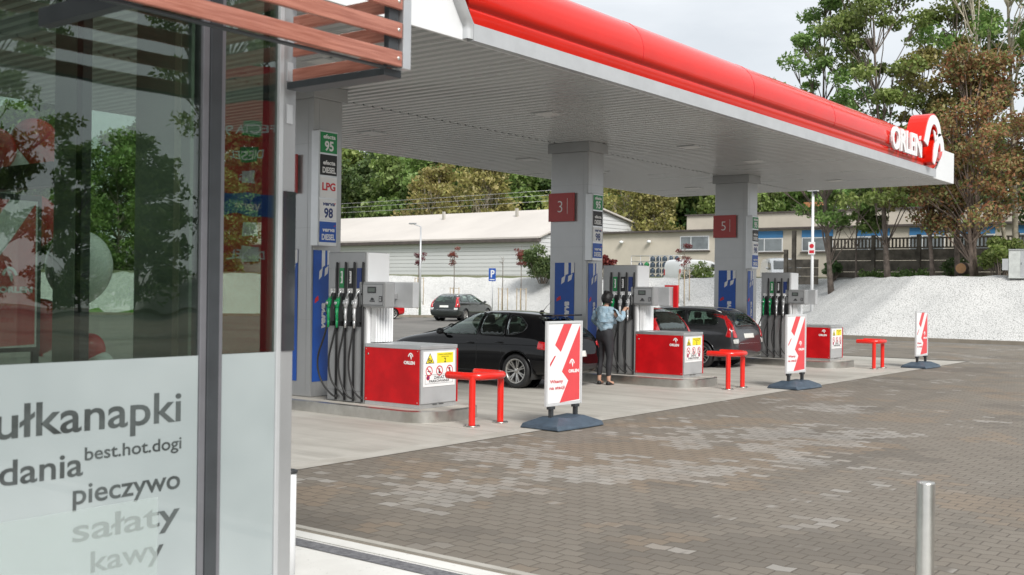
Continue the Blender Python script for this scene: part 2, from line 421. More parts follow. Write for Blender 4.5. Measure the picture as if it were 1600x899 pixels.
    def build(s, name, parent=None, bevel=0, smooth=None, mods=None):
        me = bpy.data.meshes.new(name); me.from_pydata(s.v, [], s.f); me.update()
        for mt in s.mats: me.materials.append(mt)
        me.polygons.foreach_set('material_index', s.mi)
        me.polygons.foreach_set('use_smooth', [bool(x) for x in s.sm] if smooth is None else [smooth]*len(s.f))
        o = bpy.data.objects.new(name, me); link(o, parent)
        bm = bmesh.new(); bm.from_mesh(me); bmesh.ops.recalc_face_normals(bm, faces=bm.faces); bm.to_mesh(me); bm.free()
        if bevel:
            b = o.modifiers.new('b', 'BEVEL'); b.width = bevel; b.segments = 2; b.limit_method = 'ANGLE'; b.angle_limit = R_(40)
        return o
def one(name, fn, parent=None, bevel=0):
    m = MB(); fn(m); return m.build(name, parent, bevel)
def chaikin(p, it=2, closed=True):
    for _ in range(it):
        q = []; n = len(p)
        for i in range(n if closed else n-1):
            a, b = p[i], p[(i+1) % n]
            q += [tuple(.75*x+.25*y for x, y in zip(a, b)), tuple(.25*x+.75*y for x, y in zip(a, b))]
        if not closed: q = [p[0]]+q+[p[-1]]
        p = q
    return p
def round_poly(p, r=.05, n=4):
    out = []; N = len(p)
    for i in range(N):
        a, b, c = Vector(p[i-1][:2]), Vector(p[i][:2]), Vector(p[(i+1) % N][:2]); u, v = a-b, c-b
        k = min(r, u.length*.45, v.length*.45); p0 = b+u.normalized()*k; p1 = b+v.normalized()*k
        for j in range(n+1): t = j/n; q = p0*(1-t)**2+b*2*t*(1-t)+p1*t*t; out.append((q.x, q.y))
    return out
def arc(cx, cy, r, a0, a1, n=8): return [(cx+r*math.cos(R_(a0+(a1-a0)*i/n)), cy+r*math.sin(R_(a0+(a1-a0)*i/n))) for i in range(n+1)]
def band2d(pts, w):                          # thick 2-D stroke outline
    out1, out2 = [], []
    for i, p in enumerate(pts):
        a = pts[max(i-1, 0)]; b = pts[min(i+1, len(pts)-1)]
        dx, dy = b[0]-a[0], b[1]-a[1]; l = math.hypot(dx, dy); ww = w[i] if hasattr(w, '__len__') else w
        out1.append((p[0]-dy/l*ww/2, p[1]+dx/l*ww/2)); out2.append((p[0]+dy/l*ww/2, p[1]-dx/l*ww/2))
    return out1+out2[::-1]
# hooked two-stroke emblem in a unit box
_h1 = chaikin([(.02, .30), (.26, .86), (.52, .98), (.78, .86), (.88, .60)], 2, False)
EMB1 = band2d(_h1, [.22]*len(_h1))
_h2 = chaikin([(.52, -.12), (.60, .10), (.70, .40), (.86, .58), (1.02, .50), (1.08, .26)], 2, False)
EMB2 = band2d(_h2, [.06+.17*min(1, i/6) for i in range(len(_h2))])
EMB3 = [(.46, .70), (.60, .66), (.66, .46), (.58, .42)]
def emblem(mb, o, r, u, d, h, mt, ext=.002):
    for P in (EMB1, EMB2, EMB3):
        mb.prism([(a*h*.8, b*h) for a, b in P], o, r, u, Vector(d)*ext, mt)
# small version on posters / cabinets: head curve with wing
def emblem_small(mb, o, r, u, d, h, mt, ext=.002):
    P1 = band2d(chaikin([(0, .48), (.22, .85), (.52, .98), (.86, .80), (1.0, .48)], 2, False), .2)
    P2 = [(.30, .80), (.58, .74), (.78, .44), (.66, .0), (.50, .34)]
    for P in (P1, P2): mb.prism([(a*h*.9, b*h) for a, b in P], o, r, u, Vector(d)*ext, mt)

# ================================================================ SETTING
def sheet(name, poly, z, mt, kind='structure'):
    m = MB(); m.add([(x, y, z) for x, y in poly], [tuple(range(len(poly)))], mt); o = m.build(name); o['kind'] = kind; return o
# raised ground (white gravel bank and the land behind it) as a height field
UP = [(39.4, -400), (39.4, 14.9), (46.9, 21.7), (46.9, 41.0), (33.0, 54.0), (10, 74), (-400, 430), (900, 430), (900, -400)]
def sdf(px, py):
    P = np.array(UP, float); n = len(P); d = np.full(px.shape, 1e18); ins = np.zeros(px.shape, bool)
    for i in range(n):
        a, b = P[i], P[(i+1) % n]; e = b-a; wx, wy = px-a[0], py-a[1]
        t = np.clip((wx*e[0]+wy*e[1])/(e@e), 0, 1); d = np.minimum(d, np.hypot(wx-e[0]*t, wy-e[1]*t))
        c = ((a[1] > py) != (b[1] > py)) & (px < (b[0]-a[0])*(py-a[1])/((b[1]-a[1]) if b[1] != a[1] else 1e-9)+a[0]); ins ^= c
    return np.where(ins, d, -d)
def bank_h(px, py):
    px, py = np.asarray(px, float), np.asarray(py, float)
    d = sdf(px, py)
    off = np.where(py > 30, 2.6, .0)*np.clip((py-30)/8, 0, 1)       # lawn strip before the bank on the far side
    t = np.clip((d-off-.05)/3.7, 0, 1)
    h = 2.30*(t*1.0+0*t); soft = 1/(1+np.exp(-(t-.97)*40)); h = h*(1-soft*.0)
    h += .25*np.clip((d-5)/8, 0, 1)
    wob = .05*np.sin(px*1.7+py*.9)*np.cos(py*1.3-px*.6)+.03*np.sin(py*4.1)*np.sin(px*3.3)
    return h+wob*np.clip(t*1.2, 0, 1)*np.where(d < 8, 1, 0)
def ZU(x, y): return float(bank_h(np.array([x]), np.array([y]))[0])
def bank():
    xs = np.concatenate([np.arange(8, 39, 1.5), np.arange(39, 54, .2), np.arange(54, 72, 1.2), np.arange(72, 420, 14)])
    ys = np.concatenate([np.arange(-180, -6, 12), np.arange(-6, 60, .3), np.arange(60, 90, 1.5), np.arange(90, 420, 14)])
    gx, gy = np.meshgrid(xs, ys, indexing='ij'); d = sdf(gx, gy); h = bank_h(gx, gy)
    nx, ny = gx.shape; idx = np.arange(nx*ny).reshape(nx, ny)
    keep = (d[:-1, :-1] > -.35) & (d[1:, 1:] > -.35) & (d[1:, :-1] > -.35) & (d[:-1, 1:] > -.35)
    z = np.where(d > 0.02, h+.03, .03-.02)
    V = np.stack([gx, gy, z], -1).reshape(-1, 3)
    q = np.stack([idx[:-1, :-1], idx[1:, :-1], idx[1:, 1:], idx[:-1, 1:]], -1)
    dm = (d[:-1, :-1]+d[1:, 1:])/2; cy = (gy[:-1, :-1]+gy[1:, 1:])/2
    off = 2.6*np.clip((cy-30)/8, 0, 1)
    for nm, msk, mt in (('gravel_bank', (dm > off) & (dm < 6.5), gravel), ('lawn', (dm <= off), grass_m), ('upper_ground', dm >= 6.5, earth)):
        qq = q[keep & msk].reshape(-1, 4)
        if nm == 'lawn': qq = q[keep & msk & (off > .3)].reshape(-1, 4)
        used, inv = np.unique(qq, return_inverse=True); me = bpy.data.meshes.new(nm)
        me.from_pydata(V[used].tolist(), [], inv.reshape(-1, 4).tolist()); me.materials.append(mt); me.update()
        me.polygons.foreach_set('use_smooth', [True]*len(me.polygons))
        o = bpy.data.objects.new(nm, me); link(o, kind='structure')
bank()
sheet('ground', [(-900, -900), (1200, -900), (1200, 1200), (-900, 1200)], -.02, earth)
sheet('road', [(-60, -60), (39.5, -60), (39.5, 14.8), (46.95, 21.6), (46.95, 41.0), (33.0, 54.0), (10, 74), (-60, 130)], -.006, asphalt)
sheet('brick_forecourt', [(5.06, -40), (38.2, -40), (38.2, 7.5), (5.06, 7.5)], 0, pavers)
sheet('brick_forecourt_edge', [(28.6, 7.504), (38.2, 7.504), (38.2, 17.5), (28.6, 17.5)], 0, pavers)
sheet('concrete_slab', [(3.52, 7.76), (28.3, 7.76), (28.3, 16.8), (3.52, 16.8)], .002, concrete)
sheet('concrete_edge_strip', [(3.52, 7.5), (28.3, 7.5), (28.3, 7.755), (3.52, 7.755)], .004, kerb_m)
sheet('shop_pavement', [(-12, -20), (4.83, -20), (4.83, 7.49), (-12, 7.49)], .012, terrace)
sheet('pavement_band', [(4.665, -20), (4.80, -20), (4.80, 7.49), (4.665, 7.49)], .017, band_dk)
def kerbs():
    m = MB(); m.box((5.0, -20, -.02), (5.06, 7.49, .022), kerb_m); m.box((4.955, -20, -.02), (4.997, 7.49, .014), kerb_br)
    m.box((4.835, -20, -.02), (4.953, 7.49, .018), terrace); o = m.build('terrace_kerb'); o['kind'] = 'structure'
    m = MB()
    P = [(39.25, -60), (39.25, 14.95), (46.75, 21.75), (46.75, 40.95), (32.9, 53.9), (10, 73.8)]
    for a, b in zip(P, P[1:]):
        d = (Vector(b)-Vector(a)); n = Vector((d.y, -d.x)).normalized()*.075
        vs = [(a[0]-n.x, a[1]-n.y), (a[0]+n.x, a[1]+n.y), (b[0]+n.x, b[1]+n.y), (b[0]-n.x, b[1]-n.y)]
        m.add([(x, y, -.02) for x, y in vs]+[(x, y, .13) for x, y in vs], [(0,1,2,3),(4,5,6,7),(0,1,5,4),(1,2,6,5),(2,3,7,6),(3,0,4,7)], kerb_br)
    o = m.build('forecourt_kerb'); o['kind'] = 'structure'
kerbs()

# ================================================================ CANOPY
CZ = 4.40
def canopy():
    t = thing('petrol_canopy', 'large flat petrol station canopy with glossy red front band over the pumps', 'canopy', (0, 0, 0))
    m = MB()      # ceiling strips with real grooves, running along Y
    x = 3.7; Y0, Y1, YS = 7.84, 15.76, 11.85
    while x < 28.0:
        x1 = min(x+.166, 28.04)
        for a, b in ((Y0, YS-.012), (YS+.012, Y1)):
            m.add([(x, a, CZ+.035), (x+.02, a, CZ), (x1-.05, a, CZ), (x1, a, CZ+.035), (x, b, CZ+.035), (x+.02, b, CZ), (x1-.05, b, CZ), (x1, b, CZ+.035)],
                  [(0,4,5,1),(1,5,6,2),(2,6,7,3)], ceil_m)
        x += .2
    m.box((3.68, 7.82, CZ+.036), (28.06, 15.78, CZ+.06), grey_dk)
    m.build('ceiling', t)
    m = MB(); m.box((3.6, 7.80, CZ-.004), (28.1, 7.84, 5.14), white_pan); m.box((3.6, 15.76, CZ-.004), (28.1, 15.80, 5.14), white_pan)
    m.box((28.06, 7.842, CZ-.004), (28.1, 15.758, 5.14), white_pan); m.box((3.6, 7.842, CZ-.004), (3.64, 15.758, 5.14), white_pan)
    m.box((3.642, 7.842, 5.08), (28.058, 15.758, 5.13), white_pan); m.build('roof_edge', t, .006)
    # bulging red band: profile (y, z), ends cut along arcs
    prof = [(7.765, 4.585), (7.735, 4.64), (7.722, 4.72), (7.72, 4.74), (7.735, 4.748), (7.735, 4.765), (7.70, 4.775), (7.675, 4.85), (7.67, 4.95), (7.69, 5.06), (7.735, 5.16), (7.80, 5.25), (7.90, 5.33), (8.02, 5.385), (8.2, 5.41), (8.5, 5.415)]
    def xl(z): return 9.36-.62*max(0, z-4.56)**.9
    def xr(z): return 26.22+.95*max(0, z-4.56)**.85
    m = MB(); rows = []
    N = 60
    for (y, z) in prof:
        zz = min(z, 5.33); rows.append([(xl(zz)+(xr(zz)-xl(zz))*i/N, y, z) for i in range(N+1)])
    V = [p for r in rows for p in r]; n = N+1
    m.add(V, [(a*n+i, a*n+i+1, (a+1)*n+i+1, (a+1)*n+i) for a in range(len(rows)-1) for i in range(N)], red_gloss, True)
    for i in (0, N):
        m.add([rows[a][i] for a in range(len(rows))]+[(rows[-1][i][0], 8.5, 4.6), (rows[0][i][0], 7.9, 4.6)], [tuple(range(len(rows)+2))], red_gloss)
    m.build('red_band', t)
    m = MB(); m.add([(9.3, 8.502, 4.9), (26.3, 8.502, 4.9), (26.8, 8.502, 5.414), (8.9, 8.502, 5.414)], [(0, 1, 2, 3)], white_pan); m.build('band_back', t)
    m = MB()     # panel seams across the red band
    for x in (12.9, 16.4, 19.9, 23.4):
        m = MB(); m.tube([(x, y-.001, z) for y, z in prof[6:15]], .004, red_flat, 4); m.build('panel_seam', t)
    m = MB(); m.box((9.3, 7.70, CZ-.008), (26.3, 7.798, 4.578), grey_lt)
    for sg, fx, xo in ((-1, xl, -.03), (1, xr, .03)):
        zs = [4.41+.05*i for i in range(20)]
        P = [(fx(z)+xo, z) for z in zs]; Q = [(fx(z)+xo+sg*.11, z) for z in zs]
        ys = [7.71 if z < 5.1 else 7.71+(z-5.1)*.7 for z in zs]
        vs = [(p[0], y, p[1]) for p, y in zip(P, ys)]+[(q[0], y+.02, q[1]) for q, y in zip(Q, ys)]+[(q[0], 7.90+max(0, y-7.71), q[1]) for q, y in zip(Q, ys)]
        k = len(zs)
        m.add(vs, [(i, i+1, k+i+1, k+i) for i in range(k-1)]+[(k+i, k+i+1, 2*k+i+1, 2*k+i) for i in range(k-1)], white_pan if sg > 0 else grey_lt, True)
    m.build('band_trim', t)
    m = MB(); m.text('ORLEN', (22.90, 7.64, 4.72), (1, 0, 0), (0, 0, 1), (0, -1, 0), .45, white_print, .03, width=1.98, ext=.045)
    m.build('lettering', t)
    m = MB()
    o = (24.92, 7.54, 4.74)
    for P, w in ((EMB1, 1), (EMB2, 1)):
        pass
    b1 = band2d(_h1, [.30]*len(_h1)); b2 = band2d(_h2, [.14+.18*min(1, i/6) for i in range(len(_h2))])
    for P in (b1, b2): m.prism([(a*1.16, b*.93) for a, b in P], o, (1, 0, 0), (0, 0, 1), (0, .42, 0), red_gloss)
    for P in (EMB1, EMB2, EMB3): m.prism([(a*1.16, b*.93) for a, b in P], (o[0], o[1]-.02, o[2]), (1, 0, 0), (0, 0, 1), (0, .019, 0), white_print)
    m.build('emblem', t)
    for x in (9.15, 13.85, 18.5, 21.2, 25.9):
        for y in (9.95, 13.8):
            m = MB(); m.box((x-.19, y-.19, CZ-.012), (x+.19, y+.19, CZ+.01), alu); m.box((x-.165, y-.165, CZ-.016), (x+.165, y+.165, CZ-.0125), lampm); m.build('ceiling_lamp', t)
canopy()

# ================================================================ COLUMNS
X0 = [10.10, 16.83, 23.56]
def strip_art(m, o, r, u, d, w, h, top_cut=0):
    """blue strip with white bars, stripes and the word verva reading upwards"""
    o, r, u, d = map(Vector, (o, r, u, d)); q = lambda a, b: [(a[0], a[1]), (b[0], a[1]), (b[0], b[1]), (a[0], b[1])]
    m.prism(q((0, 0), (w, h)), o, r, u, d*.004, blue)
    e = d*.0045
    m.prism([(w*.50, h), (w*.70, h), (w*.70, h*.885), (w*.50, h*.865)], o+e, r, u, d*.002, white_print)
    m.prism([(w*.84, h), (w*1.0, h), (w*1.0, h*.90), (w*.84, h*.885)], o+e, r, u, d*.002, white_print)
    m.prism([(w*.36, h*.84), (w*.56, h*.87), (w*.50, h*.80), (w*.34, h*.775)], o+e, r, u, d*.002, white_print)
    m.prism([(w*.70, h*.86), (w*.92, h*.885), (w*.86, h*.825), (w*.68, h*.80)], o+e, r, u, d*.002, white_print)
    m.text('verva', o+r*(w*.74)+u*(h*.40)+e, u, -r, d, w*.30, white_print, .05, .25, width=h*.195, ext=.002)
    m.prism([(w*.10, h*.595), (w*.34, h*.62), (w*.30, h*.655), (w*.12, h*.63)], o+e, r, u, d*.002, red_flat)
def column(k):
    x0 = X0[k]
    t = thing('canopy_column', ['grey steel canopy column behind the nearest fuel pump, closest to the glass shop', 'grey steel canopy column carrying the square sign with number 3', 'grey steel canopy column carrying the square sign with number 5'][k], 'column', (x0, 11.16, 0), 0, 'columns under the canopy')
    m = MB(); m.box((0, 0, .152), (.53, .84, 4.22), grey_col)
    m.build('shaft', t, .012)
    m = MB()
    for z in (1.2, 2.45, 3.6): m.box((-.0015, -.0015, z), (.5315, .8415, z+.006), grey_md)
    m.box((-.002, .10, .16), (-.0005, .104, 4.2), grey_md); m.box((.10, -.002, .16), (.104, -.0005, 4.2), grey_md); m.build('joint_line', t)
    m = MB(); m.box((-.05, -.05, 4.215), (.58, .89, CZ-.002), grey_md); m.build('collar', t, .006)
    m = MB(); strip_art(m, (-.004, .72, .36), (0, -1, 0), (0, 0, 1), (-1, 0, 0), .44, 1.80)
    m.build('brand_strip', t)
    m = MB(); strip_art(m, (.02 if k == 0 else -.02+.06, -.004, .36), (1, 0, 0), (0, 0, 1), (0, -1, 0), .30, 1.79); m.build('brand_strip', t)
for k in range(3): column(k)
def number_sign(k):
    x = X0[k]
    t = thing('number_sign', ['red square plate seen edge-on beside the shop corner on the nearest column', 'red square plate with white number 3 on the middle column', 'red square plate with white number 5 on the farthest column'][k], 'sign', (x-.03, 11.72, 2.93), 0, 'numbered plates on the columns')
    m = MB(); m.box((-.03, -.29, 0), (.0, .29, .53), mat('brick_red_plate', (.42, .06, .06), .4, 0, .05)); m.build('plate', t, .004)
    m = MB(); m.text(str(2*k+1), (-.031, .10, .17), (0, -1, 0), (0, 0, 1), (-1, 0, 0), .22, white_print, -.012); m.box((-.033, -.145, .14), (-.0305, -.137, .43), white_print); m.build('number', t)
for k in range(3): number_sign(k)
def price_sign(k):
    x = X0[k]; z0, z1 = (2.20, 3.77) if k == 0 else (2.19, 3.43)
    t = thing('price_sign', ['tall light box with five fuel panels including red LPG, on the nearest column', 'fuel type light box with four panels on the column numbered 3', 'fuel type light box with four panels on the column numbered 5'][k], 'sign', (x+(.0 if k == 0 else -.04)-.02, 11.16, z0), 0, 'fuel type light boxes')
    Hh = z1-z0; m = MB(); m.box((-.02, -.16, 0), (.32, -.002, Hh), alu); m.build('case', t, .012)
    rows = [('efecta', '95', green, white_print), ('efecta', 'DIESEL', black_print, white_print)]
    if k == 0: rows.append(('', 'LPG', white_print, red_flat))
    rows += [('verva', '98', white_print, navy), ('verva', 'DIESEL', blue, white_print)]
    n = len(rows); ph = (Hh-.06)/n
    for i, (a, b_, bgc, fg) in enumerate(rows):
        zt = Hh-.03-i*ph; zb = zt-ph+.025; m = MB()
        m.box((.0, -.166, zb), (.30, -.1605, zt), bgc); R = (1, 0, 0); U = (0, 0, 1); D = (0, -1, 0); hh = zt-zb
        big = .125 if b_.isdigit() else .075
        cz = zb+hh*(.36 if b_ == 'LPG' else .12)
        if b_ == 'LPG': big = .10
        m.text(b_, (.155, -.1665, cz), R, U, D, big*1.0, fg, .03, align='CENTER', width=.16 if b_.isdigit() else .24)
        if a: m.text(a, (.155, -.1665, zb+hh*.70 if big > .1 and b_ != 'LPG' else zb+hh*.52), R, U, D, .055, fg, .03, .2 if a == 'verva' else 0, 'CENTER', width=.22)
        if a == 'verva': m.prism([(.25, zb+hh*.80), (.285, zb+hh*.86), (.275, zb+hh*.78)], (0, -.167, 0), (1, 0, 0), (0, 0, 1), (0, -.002, 0), red_flat)
        m.build('fuel_panel', t)
for k in range(3): price_sign(k)

# ================================================================ ISLANDS
DX = [0, 0, 0]
def island():
    t = thing('pump_island', '', 'island')
    def outline(r=.55, y0=-2.36, y1=2.4, x0=-.29, x1=.98, g=0):
        x0 += g; x1 -= g; y0 += g
        rx = (x1-x0)/2; cx = (x0+x1)/2
        return [(cx+rx*math.copysign(abs(math.cos(R_(180+a)))**.75, math.cos(R_(180+a))), y0+.42+.42*math.sin(R_(180+a))) for a in range(0, 181, 12)]+[(x1, y1), (x0, y1)]
    P = outline(); Q = outline(g=.035); n = len(P); m = MB()
    m.add([(x, y, -.01) for x, y in P]+[(x, y, .138) for x, y in P], [(i, (i+1) % n, (i+1) % n+n, i+n) for i in range(n)], steel, True)
    m.add([(x, y, .138) for x, y in P]+[(x, y, .150) for x, y in Q], [(i, (i+1) % n, (i+1) % n+n, i+n) for i in range(n)], steel, True)
    m.build('steel_nosing', t)
    m = MB(); m.add([(x, y, .150) for x, y in Q], [tuple(range(n))], kerb_m); m.build('island_top', t)
    return t
isl = island()
ILAB = ['low concrete pump island with steel rim nearest the shop', 'low pump island with steel rim where the woman stands', 'low pump island with steel rim farthest from the shop']
def place(proto, labs, group, dz=0, ys=11.16, dx=0):
    outl = []
    for k in range(3):
        o = proto if k == 0 else copy_tree(proto)
        o.location = (X0[k]+dx, ys, dz); o['label'] = labs[k]; o['group'] = group; outl.append(o)
    return outl
place(isl, ILAB, 'pump islands')

# dispenser: local origin at column face x, y=11.16 ; nozzle face looks to -X, spans y -.40 .. -1.12
def nozzle(m_par, y, mt, z=1.43, sign=-1):
    m = MB(); x = -.13
    m.tube([(x+.03, y+.01, z+.10), (x, y, z+.02), (x-.015, y-.005, z-.05)], [.018, .034, .026], mt, 8)
    m.box((x-.035, y-.024, z-.03), (x+.01, y+.024, z+.05), mt)
    m.tube([(x-.01, y, z-.04), (x-.01, y+.005, z-.16), (x-.005, y, z-.22)], [.024, .020, .022], mt, 8)
    o = m.build('nozzle', m_par)
    m = MB(); m.tube([(x+.01, y, z+.06), (x-.005, y-.03, z+.13), (x+.03, y-.055, z+.19)], [.013, .012, .011], alu, 8)
    m.tube([(x-.035, y+.022, z-.0), (x-.055, y+.018, z-.07), (x-.03, y+.008, z-.14)], .006, black_g, 6); m.build('spout', o)
    m = MB(); m.lathe([(.0, .0), (.022, .0), (.022, .01), (0, .01)], alu, (x-.045, y, z+.01), 'x', 12); m.build('badge', o)
    return o
def dispenser():
    t = thing('fuel_dispenser', '', 'fuel pump')
    YA, YB, ZT = -.39, -1.12, 2.11; xf, xb = -.06, .34
    m = MB(); m.box((xf, YA, .152), (xb, YB+.035, ZT), grey_md); m.build('housing', t, .012)
    m = MB(); m.box((xf+.01, YB+.034, .152), (xb-.0, YB, ZT-.01), white_pan); m.build('end_panel', t, .004)
    m = MB(); m.box((xf-.004, YA-.02, ZT-.22), (xf-.001, YB+.055, ZT-.218), black_g); m.box((xf-.004, YA-.02, .30), (xf-.001, YB+.055, .302), black_g); m.build('panel_gap', t)
    w = .155; ys = [YA-.06-i*w*1.04 for i in range(4)]
    cols = [grey_dk, green, black_print, navy]
    for i, y in enumerate(ys):
        yc = y-.045
        m = MB(); m.box((xf-.012, yc-.042, 1.64), (xf-.001, yc+.042, 1.90), grey_md if i == 0 else cols[i]); 
        if i in (1, 2):
            m.box((xf-.014, yc-.018, 1.70), (xf-.0125, yc+.018, 1.86), white_print); m.text('ON' if i == 2 else '95', (xf-.0145, yc+.0, 1.71), (0, 0, 1), (0, 1, 0), (-1, 0, 0), .02, cols[i], .01, width=.13)
        m.build('product_label', t)
        m = MB(); m.box((xf-.016, yc-.045, 1.575), (xf-.001, yc+.045, 1.63), white_print); m.build('price_tab', t)
        m = MB(); m.box((xf-.006, yc-.055, 1.14), (xf-.002, yc+.055, 1.57), black_g); m.box((xf-.05, yc-.03, 1.14), (xf-.0065, yc+.03, 1.20), black_g)
        m.box((xf-.03, yc-.055, 1.20), (xf-.0065, yc-.049, 1.57), black_g); m.build('nozzle_boot', t)
        nm = green_nz if i < 2 else grey_lt
        nozzle(t, yc+.01, nm, 1.43)
        # hose: from the nozzle down in a loop and back to the rail, then up
        yr = yc-.078
        m = MB(); dip = [.24, .30, .22, .26][i]; out = [.20, .13, .10, .06][i]
        P = [(-.14, yc+.01, 1.22), (-.15, yc+.03+out*.2, 1.0), (-.16, yc+.05+out*.8, .70), (-.15, yc+.03+out*.6, .42), (-.12, yc-.02, dip), (-.09, yr-.04, .20), (-.085, yr-.0, .24)]
        C = chaikin(P, 3, False); m.tube(C, .0125, black_r, 8)
        m.build('hose', t)
        m = MB(); m.tube([(-.14, yc+.01, 1.23), (-.14, yc+.012, 1.12)], [.018, .016], nm if i < 2 else alu, 8); m.build('hose_collar', t)
        m = MB(); m.box((xf-.03, yr-.008, .17), (xf-.001, yr+.008, 1.97), black_g); m.tube([(xf-.02, yr, .2), (xf-.02, yr, 1.98)], .011, black_r, 8); m.build('hose_rail', t)
    m = MB(); m.text('verva', (xf-.002, YA-.10, .9), (0, 0, 1), (0, 1, 0), (-1, 0, 0), .001, grey_md, 0, width=.001)
    return t
dsp = dispenser()
place(dsp, ['nearest fuel dispenser with four hanging hoses in front of the tall blue strip', 'fuel dispenser the woman is using, between two nozzles', 'farthest fuel dispenser beside the dark estate car'], 'fuel dispensers')

def terminal():
    t = thing('payment_terminal', '', 'terminal')
    m = MB()
    for i in range(6): m.box((.02+.05*i, -1.222, .945), (.045+.05*i, -1.245, 1.44), white_pan)
    m.box((.0, -1.135, .945), (.32, -1.2215, 1.44), white_pan); m.build('pedestal', t, .004)
    m = MB(); m.box((-.08, -.985, 1.39), (.10, -1.46, 1.725), grey_md); o = m.build('terminal_case', t, .02)
    m = MB(); m.box((-.086, -1.02, 1.42), (-.0805, -1.43, 1.70), grey_md); m.box((-.088, -1.025, 1.425), (-.0862, -1.029, 1.695), black_g); m.box((-.088, -1.421, 1.425), (-.0862, -1.425, 1.695), black_g)
    m.box((-.088, -1.03, 1.425), (-.0862, -1.42, 1.429), black_g); m.box((-.088, -1.03, 1.691), (-.0862, -1.42, 1.695), black_g)
    m.lathe([(0, -.01), (.014, -.01), (.014, 0), (0, 0)], black_g, (-.086, -1.045, 1.565), 'x', 10); m.build('terminal_door', o)
    m = MB(); m.box((-.091, -1.15, 1.58), (-.0865, -1.30, 1.66), black_g); m.box((-.0925, -1.165, 1.595), (-.0915, -1.285, 1.645), mat('lcd_screen', (.10, .12, .11), .2, 0, .1)); m.build('display', o)
    m = MB(); m.box((-.094, -1.36, 1.47), (-.0865, -1.41, 1.54), black_g)
    for i in range(3):
        for j in range(3): m.box((-.098, -1.368-i*.013, 1.48+j*.018), (-.0945, -1.376-i*.013, 1.49+j*.018), grey_lt)
    m.build('keypad', o)
    m = MB(); m.prism(arc(0, 0, .03, 0, 180, 8), (-.087, -1.235, 1.49), (0, -1, 0), (0, 0, 1), (-.003, 0, 0), black_g); m.box((-.09, -1.19, 1.47), (-.087, -1.28, 1.483), black_g); m.build('contactless_mark', o)
    m = MB(); m.box((.36, -1.06, 1.39), (.48, -1.53, 1.725), grey_lt); m.box((.10, -1.18, 1.50), (.36, -1.26, 1.58), grey_md); m.build('rear_terminal_case', t, .012)
    return t
trm = terminal()
trs = place(trm, ['grey payment terminal above the nearest red cabinet', 'grey payment terminal right of the woman with red edged panel behind it', 'grey payment terminal above the farthest red cabinet'], 'payment terminals')
m = MB(); m.box((.50, -1.25, 1.37), (.53, -1.60, 1.715), white_pan); m.build('back_panel', trs[1])
m = MB(); m.box((.482, -1.535, 1.36), (.545, -1.61, 1.76), red_paint); m.box((.482, -1.36, 1.728), (.545, -1.534, 1.76), red_paint); m.build('red_edge', trs[1])

